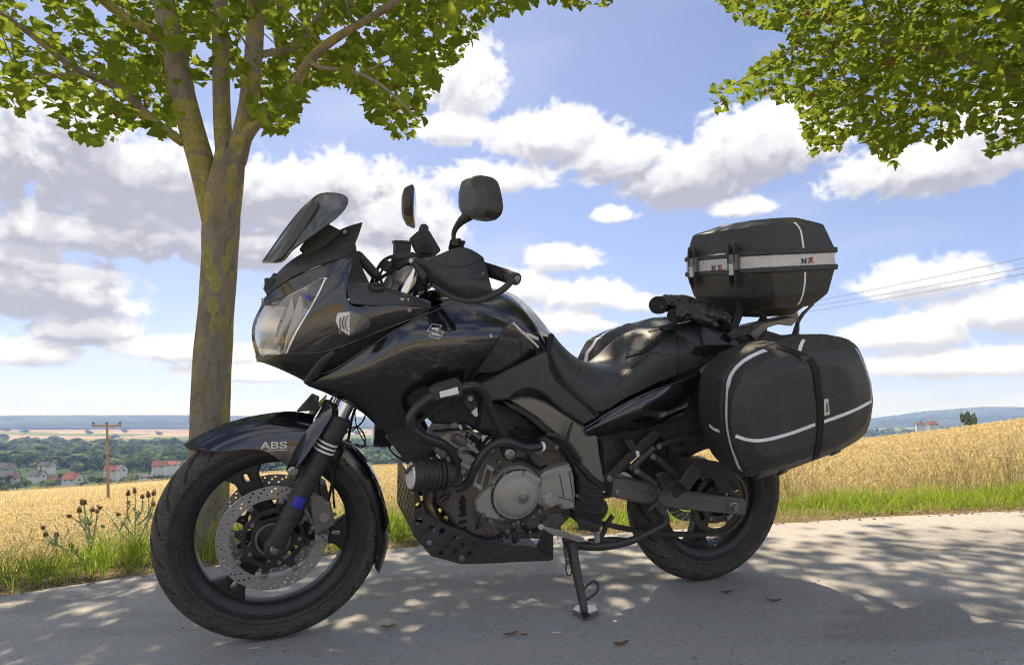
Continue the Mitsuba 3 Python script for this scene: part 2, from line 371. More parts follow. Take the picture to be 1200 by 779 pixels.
def terrain(x, y):
    x, y = np.asarray(x, float), np.asarray(y, float); r = np.hypot(x, y) + 1e-9; d = beyond(x, y)
    px = np.where(y > .02 * r, 600 + FOC * x / np.maximum(y, .02 * r), np.where(x < 0, -900, 2400)); px = np.clip(px, -900, 2400)
    z0 = zroad(np.clip(x, -14, 14), np.clip(y, -14, 14)); z80, z250 = np.interp(px, PXK, Z80), np.interp(px, PXK, Z250); t = np.clip((px - 900) / 300, 0, 1)
    re = np.maximum(r - np.maximum(d, 0), .5); zf = np.interp(px, [-900, 0, 600, 1200, 2400], [-1.10, -1.05, -.85, -.55, -.5])
    zfar = np.where(r < 80, zf + (z80 - zf) * np.clip((r - 6) / 74, 0, 1), np.where(r < 250, z80 + (z250 - z80) * (r - 80) / 170, 0))
    zv = -37 + 19 * t; zend = z250
    zfar = np.where(r >= 250, np.where(r < 440, zend + (zv - zend) * np.clip((r - 250) / 120, 0, 1), zv + np.clip((r - 1400) / 2600, 0, 1) * (22 - 6 * t)), zfar)
    zfar = np.where((r < 250) & (r > 15), zfar + .25 * (meshkit.fbm(np.stack([x / 22, y / 22, 0 * x], -1), 3, 5) - .5), zfar)
    a = np.clip((d - .55) / 1.3, 0, 1); a = a * a * (3 - 2 * a)
    return z0 * (1 - a) + zfar * a - .012


def polar_sheet(th, rs):
    A, Rr = np.meshgrid(th, rs, indexing='ij'); X, Y = Rr * np.sin(A), Rr * np.cos(A); Z = terrain(X, Y)
    n, m = A.shape; i, j = np.meshgrid(np.arange(n - 1), np.arange(m - 1), indexing='ij'); k = (i * m + j).ravel()
    f = np.concatenate([np.stack([k, k + m, k + m + 1], 1), np.stack([k, k + m + 1, k + 1], 1)])
    return TM(np.stack([X, Y, Z], -1).reshape(-1, 3), f[:, ::-1])


def ground_colour(p, n, uv):
    r = dr.sqrt(p.x * p.x + p.y * p.y); a, b, w = voronoi(p.x / 520 + .3 * noise(p.x / 300, p.y / 300), p.y / 210 + .3 * noise(p.y / 300, p.x / 300))
    crop = mix((.26, .185, .12), (.11, .15, .055), smoothstep(.55, .62, w)); crop = mix(crop, (.30, .235, .15), smoothstep(.80, .86, w)); crop = mix((.055, .085, .03), crop, smoothstep(1150, 1450, r)); crop = crop * (.85 + .3 * fbm(p.x / 40, p.y / 40, 0, 3))
    row = .5 + .5 * dr.sin(p.x * 2.1 + p.y * .35)
    wheat = mix((.48, .395, .20), (.41, .335, .165), fbm(p.x * .5, p.y * .35, 0, 4)) * (.95 + .05 * row) * (.88 + .24 * noise(p.x * 6, p.y * 3))
    soil = mix((.11, .085, .05), (.16, .14, .07), fbm(p.x * 14, p.y * 14, 0, 4)); near = mix(soil, wheat, smoothstep(8, 14, r))
    return mix(near, crop, smoothstep(252, 262, r))


scene['ground_look'] = {'type': 'twosided', 'bsdf': {'type': 'diffuse', 'reflectance': proc(ground_colour)}}
thF = np.radians(np.concatenate([np.linspace(-180, -60, 40)[:-1], np.linspace(-60, 60, 420), np.linspace(60, 180, 40)[1:]]))
add('ground', polar_sheet(thF, np.concatenate([np.linspace(.05, 12, 60), np.geomspace(12.3, 250, 120), np.geomspace(254, 5200, 70)])), 'ground_look', True, None); tag('ground', 'sloping farmland with a ripe field falling away to a wooded valley', kind='structure')


def asphalt(p, n, uv):
    g = noise(p.x * 160, p.y * 160); h = noise(p.x * 330 + 5, p.y * 330); big = fbm(p.x * 1.1, p.y * 1.6, 0, 4)
    c = mix((.275, .262, .238), (.345, .330, .300), big) * (.80 + .26 * g + .14 * h)
    a, b, w = voronoi(p.x * 55, p.y * 55); c = mix(c, (.42, .40, .37), .6 * smoothstep(.30, .12, a) * smoothstep(.86, .94, w)); c = mix(c, (.10, .095, .09), .7 * smoothstep(.28, .12, a) * smoothstep(.09, .03, w))
    st = fbm(p.x * .8 + 20, p.y * 3, 0, 4); c = c * (1 - .22 * smoothstep(.55, .7, st))
    return c


scene['asphalt'] = {'type': 'twosided', 'bsdf': {'type': 'bumpmap', 'bump': proc(lambda p, n, uv: .55 * noise(p.x * 110, p.y * 110) + .45 * noise(p.x * 230, p.y * 230), 5e-4), 'scale': .0022,
                    'bsdf': {'type': 'principled', 'base_color': proc(asphalt), 'roughness': .85, 'specular': .25}}}
far_x = np.linspace(-13, 29, 500); fy = np.interp(far_x, _ex, _ey) + .05 * (meshkit.fbm(np.stack([far_x * 4, 0 * far_x, 0 * far_x], -1), 4, 9) - .5) + .03 * (meshkit.fbm(np.stack([far_x * 22, 0 * far_x, 0 * far_x], -1), 3, 19) - .5)
rows_ = 30; rv = []
for k in range(rows_):
    t = (k / (rows_ - 1)) ** 1.5; y = fy * (1 - t) + (fy - 9) * t; z = zroad(np.clip(far_x, -14, 14), np.clip(y, -14, 14)); rv.append(np.stack([far_x, y, z - (.004 if k == 0 else 0)], 1))
nx = len(far_x); i, j = np.meshgrid(np.arange(rows_ - 1), np.arange(nx - 1), indexing='ij'); k = (i * nx + j).ravel()
add('road', TM(np.concatenate(rv), np.concatenate([np.stack([k, k + nx, k + nx + 1], 1), np.stack([k, k + nx + 1, k + 1], 1)])), 'asphalt', True, None); tag('road', 'grey weathered asphalt road with dappled tree shade', kind='structure')

# ------------------------------------------------------------------ blades: verge grass and wheat
scene['grass_blade'] = {'type': 'principledthin', 'base_color': {'type': 'mesh_attribute', 'name': 'vertex_color'}, 'roughness': .5, 'diff_trans': .9, 'specular' if False else 'eta': 1.4}
scene['wheat_stalk'] = {'type': 'principledthin', 'base_color': {'type': 'mesh_attribute', 'name': 'vertex_color'}, 'roughness': .6, 'diff_trans': .7, 'eta': 1.3}


def blades(x, y, h, w, lean, cols, seg=3, z0=None):
    """Curved tapering blades rooted at (x, y)."""
    n = len(x); z = terrain(x, y) if z0 is None else z0; a = rng.uniform(0, 2 * np.pi, n); b = rng.uniform(0, 2 * np.pi, n); P = []
    for k in range(seg + 1):
        t = k / seg; o = lean * h * t ** 1.8; hh = h * (t - .18 * (lean * t) ** 2); wd = w * (1 - t) ** .8 / 2 if k < seg else 0 * w
        cx, cy, cz = x + o * np.cos(a), y + o * np.sin(a), z + hh
        P += [np.stack([cx - wd * np.sin(b), cy + wd * np.cos(b), cz], 1), np.stack([cx + wd * np.sin(b), cy - wd * np.cos(b), cz], 1)]
    m = 2 * (seg + 1); V = np.stack(P, 1).reshape(-1, 3); base = (np.arange(n) * m)[:, None]; F_ = []
    for k in range(seg):
        F_.append(base + np.array([2 * k, 2 * k + 1, 2 * k + 3])); 
        if k < seg - 1: F_.append(base + np.array([2 * k, 2 * k + 3, 2 * k + 2]))
    return TM(V, np.concatenate(F_)), np.repeat(cols, m, 0)


def scatter(n, dmin, dmax, xr, dens=None):
    x = rng.uniform(*xr, n); d = rng.uniform(dmin, dmax, n); s = np.interp(x, _ex, np.gradient(_ey, _ex)); y = np.interp(x, _ex, _ey) + d * np.sqrt(1 + s * s); return x, y, d


def lerp(a, b, t): return np.asarray(a) * (1 - t[:, None]) + np.asarray(b) * t[:, None]


gx, gy, gd = scatter(52000, .0, 1.35, (-5.5, 7.5)); clump = meshkit.fbm(np.stack([gx * 3.2, gy * 3.2, 0 * gx], -1), 3, 2); edge_r = .05 + .20 * meshkit.fbm(np.stack([gx * 2.3, 0 * gx, 0 * gx], -1), 3, 77)
keep = (gd > edge_r) & (rng.random(len(gx)) < np.clip(clump * 2.2 - .25, .08, 1)); gx, gy, gd, clump = gx[keep], gy[keep], gd[keep], clump[keep]
dry = np.clip((rng.random(len(gx)) - .80 + .5 * np.clip(.35 - gd, 0, 1)) * 4, 0, 1); gc = lerp((.20, .32, .03), (.37, .48, .065), rng.random(len(gx))); gc = gc * (1 - dry[:, None]) + np.array([.42, .34, .15]) * dry[:, None]
gh = rng.uniform(.045, .15, len(gx)) * (.55 + 1.0 * clump) * np.clip(.45 + gd * 1.3, .45, 1.2) * np.where(gx < 0, 1.15, .85)
gm, gcol = blades(gx, gy, gh, rng.uniform(.004, .008, len(gx)), rng.uniform(.2, 1.1, len(gx)), gc)
add('verge_grass', gm, 'grass_blade', False, None, color=gcol); tag('verge_grass', 'bright green roadside grass between the road and the ripe field', 'grass', kind='stuff')
# flat litter along the asphalt edge
lx, ly, ld = scatter(5000, -.06, .20, (-5, 7)); lm, lcol = blades(lx, ly, rng.uniform(.02, .05, len(lx)), rng.uniform(.003, .006, len(lx)), rng.uniform(1.2, 2.2, len(lx)), lerp((.34, .27, .13), (.5, .42, .24), rng.random(len(lx))), 2)
add('dry_litter', lm, 'wheat_stalk', False, None, color=lcol); tag('dry_litter', 'dry straw and grass litter along the asphalt edge', 'litter', kind='stuff')


def wheat_field(n, rmin, rmax, amin, amax, hs, wd):
    a = np.radians(rng.uniform(amin, amax, n)); u = rng.random(n); r = rmin * (rmax / rmin) ** u; x, y = r * np.sin(a), r * np.cos(a)
    x += 0; row = meshkit.fbm(np.stack([x * .6, y * .6, 0 * x], -1), 3, 8); ok = (beyond(x, y) > .85 + .5 * meshkit.fbm(np.stack([x * 1.5, 0 * x, 0 * x], -1), 3, 66)) & (rng.random(n) < np.clip(.35 + row, 0, 1)); x, y, r = x[ok], y[ok], r[ok]; n = len(x)
    z = terrain(x, y); h = rng.uniform(*hs, n) * (.85 + .3 * row[ok]); k = wd * np.clip(r / 9, .8, 6); an = rng.uniform(0, 2 * np.pi, n); ln_ = rng.uniform(.05, .30, n) * h; nod = rng.uniform(.5, 1.3, n); b = rng.uniform(0, 2 * np.pi, n)
    ca_, sa_ = np.cos(an), np.sin(an); sb, cb_ = np.sin(b), np.cos(b); hl = rng.uniform(.07, .11, n) * np.clip(r / 14, 1, 3.0)

    def pt(o, hh, w): return np.stack([x + o * ca_ - w * sb, y + o * sa_ + w * cb_, z + hh], 1)
    base = np.clip(.0 + 0 * h, 0, 1)
    V = np.stack([pt(0, h * .25, -k * .25), pt(0, h * .25, k * .25), pt(ln_, h, k * .2), pt(ln_, h, -k * .2), pt(ln_ + hl * .35 * nod, h + hl * .55, k * .75), pt(ln_ + hl * .35 * nod, h + hl * .55, -k * .75), pt(ln_ + hl * nod * .95, h + hl * (.95 - .35 * nod), 0 * k)], 1).reshape(-1, 3)
    bse = (np.arange(n) * 7)[:, None]; F_ = np.concatenate([bse + np.array(t) for t in ((0, 1, 2), (0, 2, 3), (3, 2, 4), (3, 4, 5), (5, 4, 6))])
    t = rng.random(n); head = lerp((.53, .43, .205), (.66, .56, .31), t); pale = (rng.random(n) < .07)[:, None]; head = np.where(pale, [.74, .63, .42], head); stem = lerp((.42, .345, .165), (.50, .425, .22), t)
    C = np.stack([stem * .9, stem * .9, stem, stem, head, head, head], 1).reshape(-1, 3)
    return TM(V, F_), C


parts_ = [wheat_field(150000, 3.5, 22, -60, 56, (.38, .54), .010), wheat_field(130000, 18, 85, -58, 54, (.40, .55), .010), wheat_field(40000, 80, 250, -46, 10, (.45, .65), .012)]
vo, VV, FFw, CC = 0, [], [], []
for m, c in parts_: VV.append(m.vertices); FFw.append(m.faces + vo); CC.append(c); vo += len(m.vertices)
add('wheat_field', TM(np.concatenate(VV), np.concatenate(FFw)), 'wheat_stalk', False, None, color=np.concatenate(CC)); tag('wheat_field', 'ripe golden wheat standing behind the grass verge', 'wheat', kind='stuff')

# ------------------------------------------------------------------ far country: hills, woods, village
def ridge(name, r, pxs, els, label, shade, depth=500):
    a = np.radians(np.linspace(-178, 178, 1100)); px = 600 + FOC * np.tan(np.clip(a, -1.35, 1.35)); el = np.interp(px, pxs, els) + .10 * (meshkit.fbm(np.stack([px / 130, 0 * px, 0 * px], -1), 4, 3) - .5) * (1 + .0 * px)
    V, n = [], len(px)
    for k, (rr, f) in enumerate(((r - depth, None), (r - depth * .45, .62), (r - depth * .15, .92), (r, 1.0), (r + depth, .0))):
        zt = EYE + r * np.tan(np.radians(el)); zb = -14.0 + 0 * px; z = zb if f is None else zb + (zt - zb) * f; V.append(np.stack([rr * np.sin(a), rr * np.cos(a), z], 1))
    i, j = np.meshgrid(np.arange(4), np.arange(n - 1), indexing='ij'); k = (i * n + j).ravel()
    add(name, TM(np.concatenate(V), np.concatenate([np.stack([k, k + n, k + n + 1], 1), np.stack([k, k + n + 1, k + 1], 1)])[:, ::-1]), shade, True, None); tag(name, label, kind='structure')


scene['hill_look'] = {'type': 'twosided', 'bsdf': {'type': 'diffuse', 'reflectance': proc(lambda p, n, uv: mix((.025, .04, .03), (.05, .065, .045), smoothstep(.45, .7, fbm(p.x / 160, p.y / 160, 0, 4))))}}
ridge('hills', 4700, [-1400, 0, 60, 200, 420, 600, 1020, 1080, 1150, 1200, 1400, 2600], [.5, .60, .66, .70, .62, .55, .50, .95, 1.22, 1.15, .9, .6], 'low blue wooded hills along the horizon', 'hill_look', 700)
ridge('near_hills', 3600, [-1400, 0, 90, 130, 210, 420, 600, 1010, 1060, 1200, 1500, 2600], [0, -.05, -.02, .22, .34, .1, .0, .22, .40, .62, .4, .1], 'dark wooded rise in front of the blue hills', 'hill_look', 300)

scene['valley_leaf'] = {'type': 'principledthin', 'base_color': {'type': 'mesh_attribute', 'name': 'vertex_color'}, 'roughness': .6, 'diff_trans': .5, 'eta': 1.3}
mat('valley_bark', (.07, .055, .04), .9)


def bush_mesh(seed, n, tall=1.0, leaf=.10):
    """A crown of unit height: leaf clumps over uneven lobes."""
    g = np.random.default_rng(seed); L = g.integers(7, 12); c = np.stack([g.normal(0, .22, L), g.normal(0, .22, L), g.uniform(.3, .78, L) * tall], 1); R = g.uniform(.15, .27, L); V, F_, C = [], [], []
    k = g.integers(0, L, n); d = g.normal(size=(n, 3)); d /= np.linalg.norm(d, axis=1, keepdims=True); p = c[k] + d * (R[k] * g.uniform(.75, 1.08, n) ** 1)[:, None]
    p[:, 2] = np.maximum(p[:, 2], .06 * tall); t1 = g.normal(size=(n, 3)); t1 -= (t1 * d).sum(1, keepdims=True) * d * .8; t1 /= np.linalg.norm(t1, axis=1, keepdims=True); t2 = np.cross(d, t1); s = leaf * g.uniform(.5, 1.2, n)[:, None]
    V = np.stack([p - t1 * s, p + t2 * s * .8, p + t1 * s + d * s * .3, p - t2 * s * .7], 1).reshape(-1, 3); b = (np.arange(n) * 4)[:, None]; F_ = np.concatenate([b + np.array([0, 1, 2]), b + np.array([0, 2, 3])]); u = g.random(n)
    return V, F_, u


protos = []
for k in range(6):
    V, F_, u = bush_mesh(100 + k, 520, (1.0, .9, 1.3, 1.0, .85, 1.6)[k]); base = np.array([(.12, .17, .045), (.16, .21, .055), (.085, .13, .045), (.14, .18, .075), (.18, .22, .06), (.10, .145, .055)][k])
    col = base * (.7 + .6 * u[:, None]); protos.append(mikit.ply(TM(V, F_), 'valley_leaf', smooth=False, color=np.repeat(col, 4, 0)))
trunkp = mikit.ply(tube([[0, 0, -.1], [0, 0, .5]], [.035, .02], 6, straight=True), 'valley_bark')
KIND = ['round green tree', 'light bushy tree', 'dark broad tree', 'grey green tree', 'pale green bush', 'slim dark tree']


def far_tree(px, depth, h, k, where, w=1.0, group=None):
    x = (px - 600) / FOC * depth; y = depth; z = float(terrain(x, y)); i = 0; key = 'valley_tree'
    while key in labels: i += 1; key = f'valley_tree_{i:03d}'
    tw = T4().translate([x, y, z - .4]).rotate([0, 0, 1], float(rng.uniform(0, 360))).scale([h * w, h * w, h])
    scene[key + '__crown'] = {**protos[k], 'to_world': tw}; scene[key + '__trunk'] = {**trunkp, 'to_world': tw}; tag(key, where, 'tree', group)


TW = 'trees of the wooded valley beyond the field'
for kk in range(132):
    px = rng.uniform(-8, 232) if kk < 78 else rng.uniform(266, 300) if kk < 86 else rng.uniform(396, 470) if kk < 108 else rng.uniform(1018, 1204); k = int(rng.integers(0, 6)); u = rng.random(); depth = 455 + 620 * u ** 1.3; h = rng.uniform(8, 15) * (1.15 if k in (0, 2) else .9)
    if kk < 78 and kk % 2 == 0: depth, h = rng.uniform(375, 455), rng.uniform(3.5, 7.5)
    if px > 900: depth = 500 + 700 * u; h *= .85
    far_tree(px, depth, h, k, (k, px, depth), rng.uniform(.85, 1.35), TW)
ORD = ['first', 'second', 'third', 'fourth', 'fifth', 'sixth', 'seventh', 'eighth', 'ninth', 'tenth', 'eleventh', 'twelfth', 'thirteenth', 'fourteenth', 'fifteenth', 'sixteenth', 'seventeenth', 'eighteenth', 'nineteenth', 'twentieth']
vt = [(k_, v['label']) for k_, v in labels.items() if isinstance(v.get('label'), tuple)]; bins = {}
for k_, (kd, px, dp) in vt:
    row = 'front row' if dp < 560 else 'middle row' if dp < 800 else 'back row'; where = 'left of the pole' if px < 126 else 'between pole and trunk' if px < 240 else 'behind the trunk' if px < 310 else 'under the fairing' if px < 600 else 'right of panniers'
    bins.setdefault((kd, row, where), []).append((px, k_))
for (kd, row, where), mem in bins.items():
    for q, (px, k_) in enumerate(sorted(mem)): labels[k_]['label'] = f'{KIND[kd]} in {row} of valley wood {where}' + (f', {ORD[q]} from left' if len(mem) > 1 else '')
far_tree(1187, 88, 2.5, 1, 'lone green shrub on the field crest at the right edge', 1.2); far_tree(1178, 95, 2.2, 3, 'small grey green bush left of the lone shrub on the crest', .8)
far_tree(1133, 120, 5.0, 5, 'slender young tree rising from the field crest at right', .45); far_tree(1038, 100, 1.9, 4, 'low pale bush on the field crest nearest the pannier', 1.3); far_tree(1072, 130, 1.7, 1, 'second low bush on the field crest from the pannier', 1.5); far_tree(1022, 110, 1.5, 0, 'tiny bush on the crest half behind the pannier edge', 1.4)
V, F_, C, o = [], [], [], 0
for kk in range(1150):
    px = rng.uniform(-120, 480) if kk < 800 else rng.uniform(-900, 2200) if kk < 900 else rng.uniform(1000, 1260); d = rng.uniform(540, 1250) if kk < 780 else rng.uniform(600, 2300); x = (px - 600) / FOC * d; v, f, u = bush_mesh(int(rng.integers(0, 9)), 90, 1.0, .2); h = rng.uniform(8, 15); V.append(v * [h * 1.6, h * 1.6, h] + [x, d, float(terrain(x, d)) - .5]); F_.append(f + o); o += len(v); C.append(np.repeat(np.array([.115, .155, .06]) * rng.uniform(.65, 1.35) * (.8 + .4 * u[:, None]), 4, 0))
add('distant_wood', TM(np.concatenate(V), np.concatenate(F_)), 'valley_leaf', False, None, color=np.concatenate(C)); tag('distant_wood', 'distant hazy woodland and hedges across the valley floor', 'wood', kind='stuff')

mat('roof_red', proc(lambda p, n, uv: mix((.26, .075, .045), (.33, .12, .075), noise(p.x, p.y, p.z))), .8); mat('roof_dark', (.10, .085, .08), .8); mat('roof_brown', (.20, .10, .075), .8); mat('wall_white', (.68, .65, .60), .8); mat('wall_grey', (.42, .40, .37), .8); mat('window_dark', (.03, .035, .04), .2)


def house(px, py, depth, L, Wd, h, rh, rot, roof, wall, label):
    L, Wd, h, rh = L * .66, Wd * .66, h * .50, rh * .74
    x = (px - 600) / FOC * depth; p = W(px, py - 1, depth); z = p[2]; key, i = 'house', 0
    while key in labels: i += 1; key = f'house_{i:03d}'
    tw = T4().translate([float(p[0]), float(p[1]), float(z)]).rotate([0, 0, 1], rot); l2, w2 = L / 2, Wd / 2
    add(key + '__wall', cat(trimesh.creation.box((L, Wd, h + 14)).apply_translation((0, 0, h / 2 - 7)), TM([(-l2, -w2, h), (-l2, w2, h), (-l2, 0, h + rh), (l2, -w2, h), (l2, w2, h), (l2, 0, h + rh)], [(0, 2, 1), (3, 4, 5), (0, 1, 4), (0, 4, 3)])), wall, False, tw)
    e, t = .5, .25; k = e * rh / w2
    add(key + '__roof', TM([(-l2 - e, -w2 - e, h - k + t), (l2 + e, -w2 - e, h - k + t), (l2 + e, 0, h + rh + t), (-l2 - e, 0, h + rh + t), (-l2 - e, w2 + e, h - k + t), (l2 + e, w2 + e, h - k + t), (-l2 - e, -w2 - e, h - k), (l2 + e, -w2 - e, h - k), (l2 + e, w2 + e, h - k), (-l2 - e, w2 + e, h - k), (-l2 - e, 0, h + rh), (l2 + e, 0, h + rh)],
        [(0, 1, 2), (0, 2, 3), (3, 2, 5), (3, 5, 4), (0, 7, 1), (0, 6, 7), (4, 5, 8), (4, 8, 9), (6, 10, 11), (6, 11, 7), (9, 8, 11), (9, 11, 10), (0, 3, 10), (0, 10, 6), (3, 4, 9), (3, 9, 10), (1, 11, 2), (1, 7, 11), (2, 11, 8), (2, 8, 5)]), roof, False, tw)
    add(key + '__chimney', trimesh.creation.box((.8, .8, 1.8)).apply_translation((L * .2, 0, h + rh + .6)), 'roof_dark', False, tw)
    for q in range(max(2, int(L / 4))): add(key + '__window', trimesh.creation.box((1.1, .1, 1.3)).apply_translation((-l2 + (q + .5) * L / max(2, int(L / 4)), -w2 - .03, h * .55)), 'window_dark', False, tw)
    add(key + '__window', trimesh.creation.box((.1, 1.1, 1.3)).apply_translation((l2 + .03, 0, h * .6)), 'window_dark', False, tw)
    tag(key, label, 'house')


for a in [(85, 565, 400, 15, 9, 3.5, 4.6, -14, 'roof_red', 'wall_white', 'large red roofed barn at the far edge of the field left of the pole'), (66, 566, 415, 9, 7, 3, 3.5, 30, 'roof_brown', 'wall_grey', 'brown roofed outbuilding just left of the red roofed barn'),
          (44, 560, 430, 13, 8, 3, 3.4, -8, 'roof_dark', 'wall_white', 'pale long house with dark roof left of the red barn'), (55, 549, 470, 14, 8, 3.2, 3.2, 5, 'roof_dark', 'wall_white', 'dark roofed house up behind the pale long house'),
          (8, 552, 440, 15, 9, 3.5, 4, -5, 'roof_dark', 'wall_grey', 'grey roofed house at the left edge of the picture'), (14, 563, 410, 11, 7, 3, 3.6, 25, 'roof_brown', 'wall_white', 'brown roofed house in front of the grey one at the left edge'),
          (131, 554, 455, 12, 8, 3.2, 3.8, 8, 'roof_red', 'wall_white', 'red roofed house right behind the wooden pole'), (143, 553, 440, 9, 7, 3, 3.4, -40, 'roof_brown', 'wall_white', 'small gabled house right of the wooden pole'),
          (187, 549, 470, 13, 8, 3.4, 4, 12, 'roof_red', 'wall_white', 'red roofed house close to the front tyre'), (204, 547, 500, 16, 8, 3, 3, -6, 'roof_red', 'wall_white', 'long white house with low red roof beside the tree trunk'), (172, 561, 430, 12, 6, 2.2, 1.6, 0, 'roof_dark', 'wall_white', 'low white shed at the field edge near the front tyre'),
          (1092, 500, 620, 14, 8, 3.4, 3.2, 10, 'roof_red', 'wall_white', 'white house with red roof beyond the right hand field crest'), (1078, 500, 600, 10, 7, 2.6, 2.8, -20, 'roof_brown', 'wall_white', 'small house left of the white one beyond the right crest')]: house(*a)

# ------------------------------------------------------------------ wooden pole with its crossarm; wires at right
mat('pole_wood', proc(lambda p, n, uv: mix((.20, .145, .085), (.30, .22, .13), fbm(p.x * 9, p.y * 9, p.z * .8, 3))), .8); mat('insulator', (.05, .035, .03), .3)
pb = W(127, 589, 80); ptop = W(125.4, 496, 80); sc_ = 80 / FOC
add('utility_pole__post', tube([pb - [0, 0, 1.4], pb, ptop], [.17, .17, .12], 14, straight=True), 'pole_wood', 35, None)
add('utility_pole__crossarm', rbox((W(125, 498.7, 80)), (33 * sc_, .16, .20), .02), 'pole_wood', 35, None)
for q in (109.5, 125, 140.5): add('utility_pole__insulator', cat(tube([W(q, 498, 80), W(q, 495, 80)], .05, 8, straight=True), tube([W(q, 496.5, 80), W(q, 495.6, 80), W(q, 494.5, 80)], [.16, .18, .10], 12, straight=True)), 'insulator', 35, None)
tag('utility_pole', 'wooden utility pole with crossarm and three insulators standing in the wheat', 'utility pole')
mat('wire', (.05, .05, .055), .5)
for k, (y0, y1) in enumerate(((357, 303), (361.5, 314), (367, 318))):
    a, b = W(905, y0 + 4, 120), W(1330, y1 - 30 * (1 - k * .12), 52); t = np.linspace(0, 1, 40)[:, None]; P = a * (1 - t) + b * t; P[:, 2] -= (.35 * 4 * t * (1 - t))[:, 0]
    add('power_line', tube(P, .030, 6, straight=True), 'wire', True, None); tag('power_line' if k == 0 else f'power_line_{k:03d}', ('uppermost', 'middle', 'lowest')[k] + ' of the three thin wires right of the top case', 'power line', 'wires crossing the sky at right'); 

# ------------------------------------------------------------------ maple trees
def bark(p, n, uv):
    a = fbm(p.x * 26, p.y * 26, p.z * 7, 4); c = mix((.15, .125, .092), (.30, .265, .21), a); c = mix(c, (.075, .064, .048), .45 * smoothstep(.56, .80, fbm(p.x * 70, p.y * 70, p.z * 30, 4)))
    ang = dr.atan2(p.y - 3.6, p.x + 1.6); u, v = ang * 1.5 + 7 + .30 * fbm(p.z * 9, ang * 3, 3, 3), p.z * 8.0 + .30 * fbm(p.z * 10 + 5, ang * 3, 8, 3); d, d2, w = voronoi(u, v); big = dr.maximum(smoothstep(.40, .50, fbm(ang * .8 + 3, p.z * 1.5, 2, 3)), .95 * smoothstep(.95, 1.15, p.z) * smoothstep(2.35, 2.0, p.z))
    rr = d + .16 * (noise(p.x * 60, p.y * 60, p.z * 60) - .5); patch_ = smoothstep(.52, .40, rr) * smoothstep(.36, .42, w) * big; ring = smoothstep(.20, .30, rr)
    lich = mix((.22, .20, .07), (.36, .335, .095), .35 + .65 * ring * noise(p.x * 25, p.y * 25, p.z * 25)) * (.75 + .5 * noise(p.x * 140, p.y * 140, p.z * 140)); c = mix(c, lich, patch_ * .92)
    fine_ = smoothstep(.60, .68, fbm(p.x * 18, p.y * 18, p.z * 9 + 4, 4)); return mix(c, (.24, .22, .09), fine_ * .5)


scene['bark'] = {'type': 'twosided', 'bsdf': {'type': 'bumpmap', 'bump': proc(lambda p, n, uv: fbm(p.x * 40, p.y * 40, p.z * 12, 4), 1e-3), 'scale': .022, 'bsdf': {'type': 'principled', 'base_color': proc(bark), 'roughness': .9, 'specular': .2}}}
scene['maple_leaf'] = {'type': 'principledthin', 'base_color': {'type': 'mesh_attribute', 'name': 'vertex_color'}, 'roughness': .42, 'diff_trans': 1.05, 'eta': 1.45}
OUT = np.array([(0, -.05), (.16, -.12), (.34, -.20), (.38, -.04), (.53, .10), (.45, .22), (.47, .46), (.31, .46), (.22, .62), (.0, .90)]); OUT = np.concatenate([OUT, OUT[-2:0:-1] * [-1, 1]])
NL = len(OUT)


def leaves(P, size, g, col):
    """Lobed maple leaves, each folded along its midrib and hanging at its own slant."""
    n = len(P); up = g.normal(size=(n, 3)) * .55 + [0, 0, 1]; up /= np.linalg.norm(up, axis=1, keepdims=True); d = g.normal(size=(n, 3)) + [0, 0, -.6]; d -= (d * up).sum(1, keepdims=True) * up; d /= np.linalg.norm(d, axis=1, keepdims=True); s = np.cross(d, up)
    S = size[:, None, None]; fold = g.uniform(.05, .35, n)[:, None, None]; droop = g.uniform(.0, .35, n)[:, None, None]; o = OUT[None]; lift = np.abs(o[..., :1]) * fold - (o[..., 1:] ** 2) * droop
    v = P[:, None] + S * (o[..., :1] * s[:, None] + o[..., 1:] * d[:, None] + lift * up[:, None]); mid = (P + size[:, None] * .22 * d)[:, None]; V = np.concatenate([v, mid], 1).reshape(-1, 3)
    b = (np.arange(n) * (NL + 1))[:, None]; F_ = np.concatenate([b + np.array([NL, k, (k + 1) % NL]) for k in range(NL)]); return V, F_, np.repeat(col, NL + 1, 0)


def project(p):
    q = np.asarray(p) - CAM; c, s = math.cos(PITCH), math.sin(PITCH); z = q[..., 1] * c + q[..., 2] * s; v = -q[..., 1] * s + q[..., 2] * c; return 600 + FOC * q[..., 0] / z, 389.5 - FOC * v / z, z


